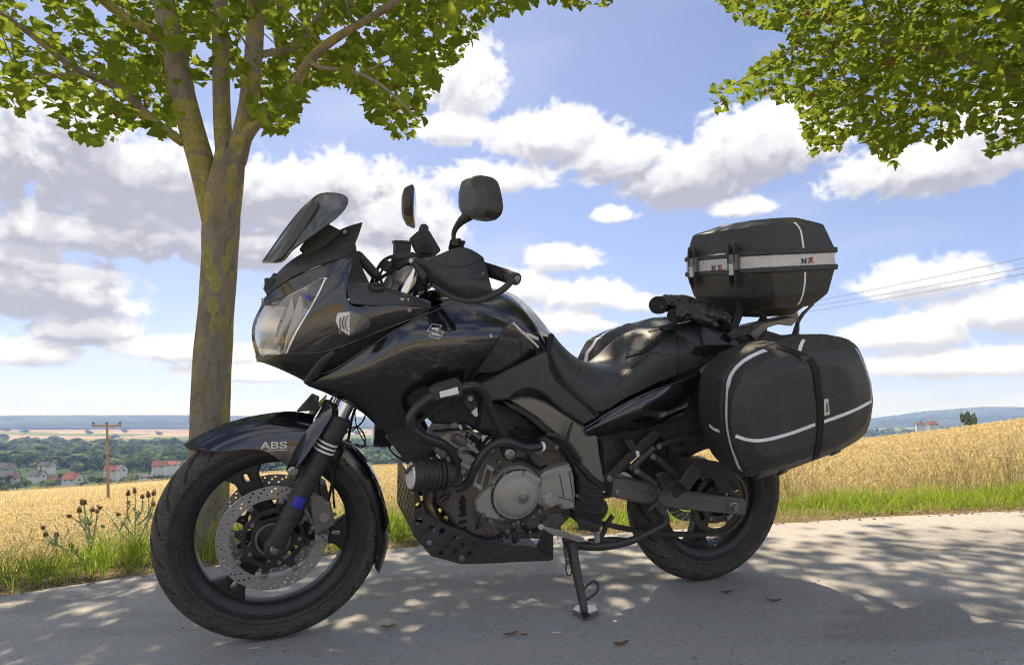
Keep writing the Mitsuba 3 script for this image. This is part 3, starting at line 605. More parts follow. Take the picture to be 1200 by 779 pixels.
def crown(name, n, centre, radii, allow, seed, leaf, cols, twigs_from, keep=300, thr=.5, fmin=1.9):
    g = np.random.default_rng(seed); d = g.normal(size=(n, 3)); d /= np.linalg.norm(d, axis=1, keepdims=True); P = centre + d * (g.random(n) ** .42)[:, None] * radii
    cl = meshkit.fbm(P * fmin, 3, seed); px, py, z = project(P); ok = allow(px, py, z, P, cl, g) & (z > .5); P = P[ok]; n = len(P); size = leaf * g.uniform(.5, 1.2, n); t = g.random(n)
    col = lerp(cols[0], cols[1], t) * (.85 + .3 * cl[ok][:, None]); warm = (g.random(n) < .008)[:, None]; col = np.where(warm, np.array([.20, .15, .035]), col)
    px, py, z = project(P); vis = (px > -5) & (px < 1205) & (py > -5) & (py < 300); rank = np.where(vis, size / z, 0); big = np.argsort(-rank)[:keep]; big = big[rank[big] > 0]; rest = np.setdiff1d(np.arange(n), big)
    V, F_, C = leaves(P[rest], size[rest], g, col[rest]); add(name + '__crown', TM(V, F_), 'maple_leaf', False, None, color=C); labels[name + '__crown'] = {'kind': 'stuff', 'label': 'mass of green lobed leaves of the crown'}
    for k in big:
        V, F_, C = leaves(P[k:k + 1], size[k:k + 1], g, col[k:k + 1]); add(name + '__leaf', TM(V, F_), 'maple_leaf', False, None, color=C)
    # twigs run from the limbs to leaf clusters
    tw = []; tips = P[g.choice(n, min(260, n), replace=False)]; src = np.asarray(twigs_from)
    for q in tips:
        k = np.argmin(np.linalg.norm(src - q, axis=1) + .4 * np.maximum(src[:, 2] - q[2], 0)); a = src[k]; L = np.linalg.norm(q - a)
        if L < .75 and L > .06: m = (a + q) / 2 + g.normal(size=3) * .05 * L + [0, 0, .06 * L]; tw.append(tube([a, m, q], [.004 + .006 * L, .0035 + .003 * L, .002], 5, seg=6))
    if tw: add(name + '__twig', cat(tw), 'bark', True, None); labels[name + '__twig'] = {'kind': 'stuff'}
    return n


MT = 'maple_tree'; TD = 3.62


def limb(pts, r, depth=None):
    P = np.array([W(a, b, d) for a, b, d in pts]); Q = spline(P, 40); R = np.interp(np.linspace(0, 1, 40), np.linspace(0, 1, len(r)), r); m = tube(Q, R, 16, straight=True); v = np.array(m.vertices); k = 40 * 16; c = np.repeat(Q, 16, 0); dv = v[:k] - c
    v[:k] = c + dv * (1 + .16 * (meshkit.fbm(v[:k] * [7, 7, 4], 4, 6) - .5))[:, None]; return TM(v, m.faces), Q


base_ = G(241, 642); D0 = float(base_[1])
tr_, Q0 = limb([(240, 655, D0), (241, 600, D0), (245, 520, D0), (248, 440, D0), (253, 370, D0), (257, 310, D0), (260, 250, D0 - .02), (266, 205, D0 - .04), (270, 178, D0 - .05)], [.140, .115, .106, .099, .095, .096, .099, .096, .080])
add(MT + '__trunk', tr_, 'bark', True, None)
limbs = [([(251, 262, D0), (242, 215, D0), (230, 170, D0), (215, 115, D0 - .02), (203, 55, D0 - .05), (192, 0, D0 - .1), (180, -120, D0 - .2), (150, -320, D0 - .3)], [.062, .074, .070, .066, .060, .054, .038, .012]),
         ([(266, 195, D0), (261, 150, D0 + .02), (259, 90, D0 + .05), (258, 20, D0 + .1), (258, -100, D0 + .2), (250, -380, D0 + .4)], [.052, .048, .045, .042, .034, .012]),
         ([(276, 190, D0 - .04), (288, 140, D0 - .08), (295, 90, D0 - .1), (299, 30, D0 - .15), (304, -100, D0 - .3), (330, -380, D0 - .6)], [.058, .052, .050, .046, .036, .012]),
         ([(276, 192, D0 - .04), (290, 158, D0 - .1), (318, 126, D0 - .2), (345, 100, D0 - .3), (362, 72, D0 - .4), (405, 38, D0 - .55), (460, 5, D0 - .75), (540, -60, D0 - 1.1)], [.040, .036, .031, .027, .023, .019, .014, .007]),
         ([(216, 168, D0 - .02), (196, 154, D0 - .08), (172, 134, D0 - .16), (150, 112, D0 - .24), (120, 95, D0 - .34), (85, 78, D0 - .46), (50, 52, D0 - .6), (10, 22, D0 - .75), (-60, -20, D0 - .95)], [.028, .025, .022, .020, .018, .016, .013, .010, .006]),
         ([(204, 62, D0 - .05), (188, 45, D0 - .1), (160, 28, D0 - .2), (130, 8, D0 - .3), (80, -40, D0 - .55), (0, -120, D0 - .9)], [.034, .030, .026, .024, .018, .006]),
         ([(298, 66, D0 - .12), (318, 62, D0 - .05), (342, 56, D0 + .05), (372, 20, D0 + .15), (420, -60, D0 + .3)], [.022, .020, .017, .014, .006]),
         ([(120, 95, D0 - .34), (100, 88, D0 - .3), (55, 88, D0 - .2), (20, 84, D0 - .1)], [.008, .007, .006, .003]), ([(362, 72, D0 - .4), (380, 80, D0 - .5), (420, 86, D0 - .75), (470, 120, D0 - 1.0), (488, 140, D0 - 1.05)], [.012, .010, .008, .006, .003])]
srcs = [Q0[-4:]]
for p, r in limbs:
    m, Q = limb(p, r); add(MT + '__limb', m, 'bark', True, None); srcs.append(Q[6:])
kn = [hull([W(a, b, D0 - .10)], s) if False else trimesh.creation.icosphere(2, s).apply_scale((1, .6, 1.2)).apply_translation(W(a, b, D0 - .085)) for a, b, s in ((276, 336, .028), (279, 222, .022), (238, 330, .02))]
LB = np.array([(-200, 60), (-60, 120), (0, 132), (20, 140), (45, 120), (60, 128), (82, 165), (100, 174), (125, 172), (140, 164), (158, 146), (172, 150), (190, 168), (205, 160), (222, 110), (245, 96), (275, 100), (300, 150), (315, 158), (330, 162), (346, 148), (362, 108), (385, 104), (405, 100), (420, 112), (432, 138), (450, 152), (466, 166), (482, 162), (492, 152), (505, 112), (520, 92), (545, 66), (556, 44), (580, 24), (602, 16), (620, 4), (640, 0), (662, 14), (690, 12), (712, 10), (726, -10), (760, -60), (900, -200)], float)
GAPS = np.array([(300, 50, 22), (40, 12, 16), (118, 14, 12), (238, 60, 14), (470, 70, 0), (390, 45, 16), (420, 30, 10), (235, 120, 20), (108, 52, 7), (345, 20, 9), (440, 60, 8), (455, 75, 8), (500, 38, 5), (275, 92, 6)], float)


def allow_left(px, py, z, P, cl, g):
    ins = (px > -40) & (px < 1240); lim = np.interp(px, LB[:, 0], LB[:, 1]); n2 = meshkit.fbm(P * 3.4, 3, 15); inside = py < lim - 4 + 14 * (n2 - .5); gap = np.zeros(len(px), bool)
    for a, b, r in GAPS: gap |= np.hypot(px - a, py - b) < r * (.7 + .7 * n2)
    trunkgap = (np.abs(px - 258) < 42) & (py > 60) & (z < D0 - .1); return inside & ~(gap & (py > -40)) & ~trunkgap & np.where(py > -40, cl > .425 + .05 * (n2 > .6), (cl > .40) & (meshkit.fbm(P * 4.1, 2, 91) > .47) & (g.random(len(px)) < .50)) & (P[:, 1] > 1.9)


cn = crown(MT, 50000, np.array([-1.55, 4.45, 4.2]), np.array([3.4, 2.65, 2.9]), allow_left, 21, .079, ((.12, .18, .02), (.26, .33, .04)), np.concatenate(srcs))
crown(MT, 8500, np.array([-.5, 5.7, 6.0]), np.array([2.9, 2.4, 1.7]), lambda px, py, z, P, cl, g: (py < -25) & (cl > .46), 23, .080, ((.12, .18, .02), (.26, .33, .04)), np.concatenate(srcs), keep=0)
tag(MT, 'maple tree with lichen spotted trunk forking behind the front wheel', 'tree')

MR = 'maple_tree_001'; R0 = np.array([6.4, 5.6]); zr = float(terrain(R0[0], R0[1]))
P = np.array([(6.4, 5.6, zr - .1), (6.4, 5.6, 1.2), (6.35, 5.55, 2.2)]); Qr = spline(P, 24); add(MR + '__trunk', tube(Qr, [.2, .17, .15], 18, straight=True), 'bark', True, None)
sr = [Qr[-3:]]
for pts, r in (([(6.35, 5.55, 2.1), (5.8, 5.5, 2.75), (5.0, 5.4, 3.3), (4.2, 5.3, 3.6), (3.2, 5.2, 3.8), (2.4, 5.1, 3.7)], [.07, .055, .045, .035, .022, .006]), ([(6.35, 5.55, 2.15), (6.0, 5.2, 2.9), (5.4, 4.8, 3.9), (4.4, 4.4, 4.7), (3.4, 4.1, 5.3)], [.09, .07, .055, .04, .01]), ([(6.35, 5.55, 2.2), (6.3, 5.5, 3.4), (6.2, 5.4, 5.2), (6.0, 5.2, 6.6)], [.12, .1, .07, .015]), ([(6.2, 5.4, 2.6), (6.1, 4.6, 3.2), (5.6, 3.6, 3.8), (5.0, 2.6, 4.2), (4.4, 1.8, 4.4)], [.07, .06, .045, .03, .01])):
    Q = spline(np.array(pts), 30); add(MR + '__limb', tube(Q, np.interp(np.linspace(0, 1, 30), np.linspace(0, 1, len(r)), r), 12, straight=True), 'bark', True, None); sr.append(Q[4:])
RB = np.array([(780, -120), (820, -40), (836, 5), (848, 14), (866, 30), (884, 38), (902, 34), (918, 44), (936, 60), (950, 70), (1300, 120)], float)
RL = np.array([(826, 60), (832, 126), (845, 131), (860, 118), (878, 122), (892, 112), (915, 118), (935, 124), (944, 176), (960, 180), (985, 172), (998, 158), (1012, 166), (1034, 188), (1048, 196), (1060, 170), (1080, 164), (1100, 172), (1112, 166), (1130, 154), (1150, 160), (1158, 182), (1180, 176), (1192, 172), (1200, 165), (1300, 170), (1500, 120)], float)


def allow_right(px, py, z, P, cl, g):
    lim = np.interp(px, RL[:, 0], RL[:, 1]); n2 = meshkit.fbm(P * 2.6, 3, 45); top = np.interp(px, [780, 826, 836, 868, 906, 930, 960], [100, 100, 98, 90, 62, 40, -900]); main = (py > top) | (py < np.interp(px, [780, 836, 868, 900, 932, 950], [-60, -2, 24, 36, 34, 400])); inside = (px > 828) & (py < lim + 10 * (n2 - .5)) & main; out = (px < 828) & (py < -60) & (px > 760)
    gaps = (py > -40) & (px > 1020) & (px < 1180) & (np.abs(meshkit.noise(P * 1.7, 5) - .5) < .035)
    return ((inside & ~gaps) | out | (px > 1240)) & (cl > .41) & (P[:, 1] > 1.2) & ((py > -40) | (g.random(len(px)) < .6))


crown(MR, 56000, np.array([4.9, 4.9, 4.5]), np.array([3.3, 3.3, 2.9]), allow_right, 33, .085, ((.12, .18, .02), (.25, .32, .04)), np.concatenate(sr))
tag(MR, 'second maple tree, its leafy boughs hanging in from the upper right', 'tree')

# ------------------------------------------------------------------ thistles
mat('thistle_stem', proc(lambda p, n, uv: mix((.22, .29, .10), (.40, .45, .22), noise(p.x * 40, p.y * 40, p.z * 40))), .7); mat('thistle_bloom', (.30, .06, .22), .7); mat('thistle_bud', (.16, .10, .04), .8)


def thistle(name, depth, stems, label):
    g = np.random.default_rng(len(name) + int(depth * 100)); st_, lf_, heads, bl = [], [], [], []
    for pts in stems:
        P = np.array([W(a, b, depth + .04 * k) for k, (a, b) in enumerate(pts)]); Q = spline(P, 22); st_.append(tube(Q, np.linspace(.0048, .0022, 22), 7, straight=True))
        for k in range(2, 21):
            d = g.normal(size=3) + [0, 0, .4]; d /= np.linalg.norm(d); L = g.uniform(.018, .055) * (1.25 - k / 24); a = np.cross(d, [0, 0, 1]); a /= np.linalg.norm(a) + 1e-9; nb = len(lf_); v = []
            for s in np.linspace(0, 1, 5): wv_ = L * .20 * (1 - s) * (1 if int(s * 4) % 2 else .45) + .0006; c = Q[k] + d * L * s + np.array([0, 0, -.25 * L * s * s]); v += [c - a * wv_, c + a * wv_]
            f = [];
            for q in range(4): f += [(2 * q, 2 * q + 1, 2 * q + 3), (2 * q, 2 * q + 3, 2 * q + 2)]
            lf_.append(TM(v, f))
        if pts[-1] is not None: heads.append((Q[-1], Q[-1] - Q[-3]))
    add(name + '__stem', cat(st_), 'thistle_stem', 35, None); add(name + '__spiny_leaf', cat(lf_), 'thistle_stem', False, None); labels[name + '__spiny_leaf'] = {'kind': 'stuff'}
    for c, d in heads:
        d = d / np.linalg.norm(d); r = g.uniform(.009, .0125); add(name + '__bud', tube([c - d * .004, c, c + d * r, c + d * 1.9 * r], [.4 * r, r, 1.05 * r, .7 * r], 10, straight=True), 'thistle_bud', 35, None)
        if g.random() < .55: add(name + '__bloom', cat([tube([c + d * 1.8 * r, c + d * 2.6 * r + g.normal(size=3) * r * .45], [.0022, .0016], 4, straight=True) for _ in range(12)]), 'thistle_bloom', False, None)
    tag(name, label, 'thistle', None)


thistle('thistle', 3.55, [[(106, 660), (105, 630), (102, 605), (97, 590)], [(105, 640), (99, 620), (90, 610), (82, 605)], [(106, 645), (112, 615), (114, 600)], [(104, 625), (106, 608), (108, 598)], [(105, 618), (94, 608), (93, 599)], [(108, 632), (101, 612), (99, 590)]], 'middle thistle with several upright stems, between the sprawling one and the tyre')
thistle('thistle_001', 3.35, [[(100, 662), (88, 648), (72, 640), (60, 630), (51, 619)], [(72, 640), (60, 636), (54, 627)], [(90, 650), (84, 640)], [(66, 636), (66, 628)]], 'leftmost thistle, one stem sprawling low to the left over the grass')
thistle('thistle_002', 3.65, [[(158, 660), (158, 630), (159, 600), (158, 577)], [(158, 640), (140, 622), (130, 606), (118, 595)], [(159, 620), (150, 605), (150, 580)], [(159, 610), (166, 598), (167, 583)], [(158, 630), (144, 612), (139, 603)], [(158, 640), (172, 612), (178, 590), (180, 579)], [(160, 615), (172, 605), (174, 582)], [(150, 650), (134, 640), (128, 628), (121, 617)], [(159, 600), (154, 592), (151, 589)], [(170, 615), (177, 603), (180, 592)], [(140, 622), (146, 610), (148, 607)]], 'tallest thistle with many flower heads, beside the front tyre')

# ------------------------------------------------------------------ small things on the road
mat('dead_leaf', proc(lambda p, n, uv: mix((.16, .075, .03), (.26, .14, .06), noise(p.x * 90, p.y * 90))), .7); mat('pebble', proc(lambda p, n, uv: mix((.10, .095, .09), (.30, .28, .26), noise(p.x * 60, p.y * 60))), .85); mat('pale_chip', (.55, .52, .46), .7)
for k, (a, b, s, la) in enumerate(((455, 736, .022, 'brown dead leaf in front of the front wheel'), (599, 745, .026, 'brown dead leaf on the asphalt left of the stand foot, at the picture bottom'), (728, 756, .024, 'brown dead leaf nearest the picture bottom, right of the stand'), (852, 695, .022, 'orange brown leaf right under the rear tyre'), (906, 705, .024, 'dark brown curled leaf right of the rear wheel'), (614, 745, .012, 'tiny brown leaf scrap beside the larger leaf left of the stand'))):
    p = G(a, b); g = np.random.default_rng(40 + k); ang = g.uniform(-.6, .6); t = np.linspace(-1, 1, 9); wd = s * .38 * (1 - t ** 2) ** .6 + .0006; u = np.array([math.cos(ang), math.sin(ang), 0]); v = np.array([-math.sin(ang), math.cos(ang), 0]); curl = .35 * s * t ** 2 + .004
    V = np.concatenate([p + t[:, None] * s * u + v * wd[:, None] * 1 + np.array([0, 0, 1]) * (curl + .3 * wd)[:, None], p + t[:, None] * s * u + np.array([0, 0, 1]) * (curl * .8)[:, None], p + t[:, None] * s * u - v * wd[:, None] + np.array([0, 0, 1]) * (curl + .45 * wd)[:, None]]); f = []
    for r in range(2):
        for q in range(8): f += [(r * 9 + q, r * 9 + q + 1, r * 9 + 10 + q), (r * 9 + q, r * 9 + 10 + q, r * 9 + 9 + q)]
    add('fallen_leaf', TM(V, f), 'dead_leaf', True, None); tag('fallen_leaf' if k == 0 else f'fallen_leaf_{k:03d}', la, 'leaf', 'dead leaves lying on the asphalt')
st_ = []
for k in range(230):
    x, y = rng.uniform(-2.2, 3.2), rng.uniform(1.5, 3.9)
    if beyond(x, y) > .02: continue
    s = rng.uniform(.0015, .0045) * (1.4 if rng.random() < .08 else 1); m = trimesh.creation.icosphere(1, s); v = np.array(m.vertices) * rng.uniform(.6, 1.3, 3) * [1, 1, .6]; st_.append(TM(v + [x, y, float(zroad(x, y)) + s * .3], m.faces))
for k in range(420):
    x, y, d = (q[0] for q in scatter(1, -.08, .10, (-3.2, 4.6))); s = rng.uniform(.003, .009); m = trimesh.creation.icosphere(1, s); v = np.array(m.vertices) * rng.uniform(.6, 1.3, 3) * [1, 1, .7]; st_.append(TM(v + [x, y, float(zroad(x, y)) + s * .3], m.faces))
add('grit', cat(st_), 'pebble', True, None); tag('grit', 'loose grit and small stones on the asphalt and its edge', 'grit', kind='stuff')
for k, (a, b, s, la) in enumerate(((298, 759, .018, 'pale thin chip on the asphalt below the front wheel'), (652, 741, .015, 'pale chip lying left of the stand foot'))):
    p = G(a, b, .003); pts = [p + q for q in ([-s, -.3 * s, 0], [s, .1 * s, 0], [.7 * s, .3 * s, 0], [-.8 * s, .1 * s, 0])]; add('pale_chip_piece', hull(pts, .0016), 'pale_chip', 35, None); tag('pale_chip_piece' if k == 0 else f'pale_chip_piece_{k:03d}', la, 'chip')

# ------------------------------------------------------------------ the air between here and the hills
HAZE = True
if HAZE:
    scene['haze'] = {'type': 'cube', 'to_world': T4().translate([0, 0, 30]).scale([5600, 5600, 90]), 'bsdf': {'type': 'null'}, 'interior': {'type': 'ref', 'id': 'air'}}
    scene['camera']['medium'] = {'type': 'ref', 'id': 'air'}; tag('haze', 'thin summer haze over the valley', 'haze', kind='stuff')
else: del scene['air']

def list_(*m): return list(m)


# ------------------------------------------------------------------ the motorcycle: wheels
def polar(r, a): return (r * math.cos(math.radians(a)), r * math.sin(math.radians(a)))


def shift2(g, c): return sa.translate(g, c[0], c[2])


def circle(r, n=48, c=(0, 0)): return sg.Polygon([(c[0] + r * math.cos(t), c[1] + r * math.sin(t)) for t in np.linspace(0, 2 * np.pi, n, endpoint=False)])


def tyre_mesh(c, R, w, rb, wb, n=1100):
    """Tyre with cut tread grooves: R outer radius, w width, rb bead radius, wb half width at the bead."""
    h = w / 2
    half = [(rb - .004, wb - .004), (rb + .002, wb + .002), (rb + .006, wb + .001), (rb + .012, wb + .004), (rb + .0135, wb + .0075), (rb + .0165, wb + .0078), (rb + .018, wb + .0052), (rb + (R - rb) * .31, h * .93), (rb + (R - rb) * .38, h * .985), (rb + (R - rb) * .44, h)]
    crown = [(R - (R - (rb + (R - rb) * .44)) * (1 - math.cos(a)) , h * math.sin(a)) for a in np.linspace(math.pi / 2, 0, 24)[1:]]
    prof = half + crown; prof = prof + [(r, -y) for r, y in prof[-2::-1]]; prof = np.array(prof); k = len(prof)
    t = np.linspace(0, 2 * np.pi, n, endpoint=False); r = np.repeat(prof[None, :, 0], n, 0); y = np.repeat(prof[None, :, 1], n, 0)
    s = t[:, None] / (2 * np.pi) * 22; yy = np.abs(y) / h
    ph = (s + 1.15 * yy + np.where(y > 0, 0, .5)) % 1.0
    g = (np.abs(ph - .5) < .055) & (yy > .12) & (yy < .93) & (r > rb + (R - rb) * .43)
    ph2 = (s * 1 + 1.9 * yy + np.where(y > 0, .38, .88)) % 1.0
    g |= (np.abs(ph2 - .5) < .045) & (yy > .5) & (yy < .98) & (r > rb + (R - rb) * .43)
    r = r - .008 * g
    V = np.stack([r * np.cos(t)[:, None], y, r * np.sin(t)[:, None]], -1).reshape(-1, 3) + c; f = []
    for j in range(k - 1):
        a = np.arange(n); b = (a + 1) % n; f += [np.stack([a * k + j, b * k + j, b * k + j + 1], 1), np.stack([a * k + j, b * k + j + 1, a * k + j + 1], 1)]
    n1, n2 = meshkit.fbm(V * 30, 4, 5), meshkit.noise(V * 160, 8); side = (r < rb + (R - rb) * .43).ravel()
    col = lerp((.034, .031, .030), (.105, .092, .080), np.clip(1.5 * n1 * n2 + .12, 0, 1)) * np.where(side, .85, 1.1)[:, None]; col = np.where(g.ravel()[:, None], [.008, .0075, .0075], col)
    return TM(V, np.concatenate(f)), col


def rim_mesh(c, rb, ri, wb):
    """Cast rim: two flanges and a drop centre, ri the inner radius seen through the wheel."""
    o = [(rb + .009, wb), (rb + .010, wb - .003), (rb + .004, wb - .006), (rb - .004, wb - .008), (rb - .012, wb - .014), (rb - .018, 0)]
    o += [(r, -y) for r, y in o[-2::-1]]
    i = [(rb + .003, wb + .0005), (rb - .006, wb - .001), (rb - .010, wb - .005), (rb - .016, wb - .007), (rb - .020, wb - .011), (ri + .006, wb - .015), (ri, wb - .024), (ri, 0)]
    i += [(r, -y) for r, y in i[-2::-1]]
    return lathe(o + i[::-1], c, 120, close=True)


def spoke_mesh(c, ang, r0, r1, w0, wm, w1, slot, y0, y1):
    sp = sg.Polygon([(r0, w0 / 2), ((r0 + r1) * .42, wm / 2), (r1 - .035, wm / 2 + .004), (r1 + .004, w1 / 2), (r1 + .004, -w1 / 2), (r1 - .035, -wm / 2 - .004), ((r0 + r1) * .42, -wm / 2), (r0, -w0 / 2)])
    sp = sp.buffer(-.012, 8).buffer(.024, 8).buffer(-.012, 8).intersection(circle(r1 + .003, 120))
    s = sg.LineString([(slot[0], 0), (slot[1], 0)]).buffer(slot[2], 8)
    g = sp.difference(s); m = plate(shift2(sa.rotate(g, ang, origin=(0, 0)), c), y0, y1, .006)
    return m


def disc_mesh(c, ro, ri, y0, y1, holes=((.131, 30, 0), (.1405, 30, 4), (.148, 30, 8)), hr=.0034):
    g = circle(ro, 120).difference(circle(ri, 90))
    for r, n, o in holes:
        for k in range(n): g = g.difference(circle(hr, 8, polar(r, o + k * 360 / n)))
    return plate(shift2(g, c), y0, y1, .0008)


def carrier_mesh(c, ri, rm, ro, n, y0, y1, holes=True):
    g = circle(rm, 60).difference(circle(ri, 40))
    for k in range(n):
        a = 360 / n * k + 12
        g = g.union(sg.LineString([polar(rm - .01, a - 9), polar(ro, a)]).buffer(.0052, 3)).union(sg.LineString([polar(rm - .01, a + 9), polar(ro, a)]).buffer(.0052, 3)).union(circle(.0095, 14, polar(ro, a)))
    if holes:
        for k in range(5): g = g.difference(sg.LineString([polar((ri + rm) / 2, 72 * k - 16 + 8), polar((ri + rm) / 2, 72 * k + 16 + 8)]).buffer(.007, 5))
    return plate(shift2(g, c), y0, y1, .001)


fw = 'front_wheel__'
tm_, tc_ = tyre_mesh(FA, .328, .112, .249, .040); add(f'{M}__{fw}tyre', tm_, 'tyre_rubber', True, color=tc_)
part(fw + 'rim', rim_mesh(FA, .2465, .214, .042), 'satin_plastic', 35)
for a in (66, 186, 306): part(fw + 'spoke', spoke_mesh(FA, a, .045, .217, .07, .062, .135, (.176, .192, .0062), -.017, .017), 'satin_plastic')
part(fw + 'hub', lathe([(0, -.055), (.026, -.055), (.044, -.05), (.05, -.02), (.05, .02), (.044, .05), (.026, .058), (0, .058)], FA, 40), 'satin_plastic')
for s, y in ((1, .058), (-1, -.063)):
    part(fw + 'brake_disc', disc_mesh(FA, .155, .117, y, y + .005), 'disc_steel')
    cy = (y - .004, y + .007)
    part(fw + 'disc_carrier', carrier_mesh(FA, .052, .088, .1125, 8, *cy), 'satin_plastic')
    for k in range(8):
        p = polar(.1125, 45 * k + 12); part(fw + 'disc_button', button(FA + [p[0], (cy[1] if s > 0 else cy[0]) - .001 * s, p[1]], .0085, .005, (0, s, 0)), 'steel')
    for k in range(5):
        p = polar(.0735, 72 * k + 40); part(fw + 'disc_bolt', button(FA + [p[0], (cy[1] if s > 0 else cy[0]) - .001 * s, p[1]], .0075, .007, (0, s, 0)), 'steel')
ringp = circle(.050, 60).difference(circle(.043, 60))
for k in range(48): ringp = ringp.difference(sa.rotate(sg.box(.0445, -.0011, .0485, .0011), 7.5 * k, origin=(0, 0)))
part(fw + 'sensor_ring', plate(shift2(ringp, FA), .068, .070, .0003), 'steel')

rw = 'rear_wheel__'
tm_, tc_ = tyre_mesh(RA, .320, .152, .224, .056); add(f'{M}__{rw}tyre', tm_, 'tyre_rubber', True, color=tc_)
part(rw + 'rim', rim_mesh(RA, .2215, .190, .058), 'satin_plastic', 35)
for a in (40, 160, 280): part(rw + 'spoke', spoke_mesh(RA, a, .05, .193, .08, .060, .120, (.155, .168, .006), -.022, .022), 'satin_plastic')
part(rw + 'hub', lathe([(0, -.075), (.03, -.075), (.055, -.06), (.062, -.02), (.062, .03), (.085, .045), (.085, .066), (.03, .075), (0, .075)], RA, 40), 'satin_plastic')
sprk = circle(.112, 94).union(sg.Polygon([polar(.118 if k % 4 in (1, 2) else .1115, k * 360 / 188) for k in range(188)])).difference(circle(.096, 60))
for k in range(5): sprk = sprk.union(sa.rotate(sg.box(.06, -.013, .1, .013), 72 * k + 20, origin=(0, 0)))
sprk = sprk.union(circle(.075, 50)).difference(circle(.05, 40))
for k in range(5): sprk = sprk.difference(circle(.008, 14, polar(.086, 72 * k + 56)))
part(rw + 'sprocket', plate(shift2(sprk, RA), .082, .0885, .001), 'chain_steel')
for k in range(5):
    p = polar(.066, 72 * k + 20); part(rw + 'sprocket_nut', button(RA + [p[0], .088, p[1]], .011, .011, n=6), 'steel')
part(rw + 'brake_disc', disc_mesh(RA, .13, .095, -.088, -.083, ((.105, 26, 0), (.115, 26, 5), (.123, 26, 9))), 'disc_steel')
part(rw + 'disc_carrier', carrier_mesh(RA, .045, .075, .096, 6, -.087, -.083, False), 'satin_plastic')

# ------------------------------------------------------------------ front fork, mudguard, brakes
def fork_leg(s):
    y = .1 * s; a = B(322, 640, .1) * [1, s, 1]; b = B(399, 489, .1) * [1, s, 1]; u = b - a; L = np.linalg.norm(u); u /= L
    low = cat(tube([a + u * -.02, a + u * .0, a + u * .05, a + u * .12, a + u * (L - .07), a + u * (L - .066), a + u * L, a + u * (L + .004)], [.016, .028, .0265, .028, .0295, .0345, .0345, .029], 24, straight=True),
              lathe([(0, -.02), (.022, -.02), (.030, -.014), (.030, .014), (.02, .022), (0, .022)], a, 28))
    part('fork_lower', low, 'matte_plastic')
    part('fork_tube', tube([b - u * .02, b + u * .5], .0215, 20, straight=True), 'chrome')
    return a, b, u


fa, fb, fu = fork_leg(1); fork_leg(-1)
for k in range(3):
    c = fb - fu * (.082 + .0125 * k); part('fork_stripe', tube([c, c + fu * .0052], .0309, 28, straight=True), 'white_tape')
part('axle_bolt', cat(button(fa + [0, .021, 0], .0125, .006), button(fa + [0, .0265, 0], .006, .003, n=6)), 'steel')
c0 = B(348, 588, .129); uu, vv = fu, np.cross(fu, [0, 1, 0])
ang = np.linspace(-.55, .55, 9); cyl = fa + fu * ((c0 - fa) @ fu)
sticker = []
for k, rr in enumerate((.0286, .0296)): sticker.append([[cyl + fu * q + rr * (math.cos(t) * np.array([0, 1, 0]) + math.sin(t) * vv) for t in ang] for q in (-.016, .016)])
part('fork_sticker', patch(sticker[1], 2, 9, .0012), 'blue_sticker')
stars = [cyl + fu * .009 * math.sin(t) + .0299 * (math.cos(.009 * math.cos(t) / .03) * np.array([0, 1, 0]) + math.sin(.009 * math.cos(t) / .03) * vv) for t in np.linspace(0, 2 * np.pi, 12, endpoint=False)]
part('sticker_stars', cat([trimesh.creation.icosphere(0, .0011).apply_translation(q) for q in stars]), 'bronze')

fend = [[B(214, 521, .004), B(243, 505, .002), B(280, 491, 0), B(315, 484, 0), B(345, 482, 0), B(368, 486, 0)],
        [B(219, 524, .035), B(246, 516, .045), B(285, 503, .047), B(318, 497, .047), B(345, 495, .047), B(366, 497, .05)],
        [B(226, 526, .058), B(250, 525, .066), B(285, 516, .068), B(315, 514, .07), B(340, 512, .072), B(360, 512, .074)],
        [B(236, 528, .066), B(262, 528.5, .074), B(292, 526, .077), B(318, 532, .08), B(336, 545, .085), B(348, 545, .088)]]
fm = patch(fend, 24, 40, .0035, (.2, .6, .8)); part('front_mudguard', cat(fm, mirror(fm)), 'paint')
shroud = patch([[B(387, 474, .085), B(366, 496, .085), B(349, 520, .085), B(335, 550, .09)], [B(389, 480, .118), B(369, 506, .12), B(353, 530, .12), B(338, 556, .118)], [B(389, 486, .134), B(372, 514, .137), B(353, 541, .137), B(338, 558, .128)]], 14, 24, .003)
part('mudguard__fork_guard', [shroud, mirror(shroud)], 'paint')
part('mudguard__brace', hull([B(349, 481, .03), B(366, 462, .03), B(373, 465, .03), B(371, 480, .03), B(349, 481, -.03), B(366, 462, -.03), B(373, 465, -.03), B(371, 480, -.03)], .003), 'paint')
part('mudguard__bolt', cat(button(B(343, 552, .128), .0105, .006), button(B(343, 552, .124), .0145, .005)), 'steel')
rear = [[B(412, 518, 0), B(431, 540, 0), B(445, 567, 0), B(454, 600, 0), B(457, 625, 0), B(452, 650, 0), B(445, 671, .0)],
        [B(408, 524, .05), B(425, 545, .054), B(440, 573, .056), B(448, 603, .056), B(450.5, 630, .054), B(447, 652, .045), B(442, 669, .02)],
        [B(402, 534, .062), B(415, 552, .066), B(431, 580, .066), B(441, 608, .066), B(443, 634, .064), B(440, 652, .055), B(439, 664, .03)]]
rm = patch(rear, 16, 40, .003, (-.6, .6, .3)); part('mudguard__rear_flap', cat(rm, mirror(rm)), 'paint')
t = decal('ABS', fm, 305, 525.6, 12, -.3, .0185, .003, squash=1.45)
if t is not None: part('mudguard__lettering', t, 'pale_ink', False)
part('mudguard__lettering_line', strip([(300, 528.5), (318, 527.6), (336, 527)], fm, .0016, .001), 'pale_ink')

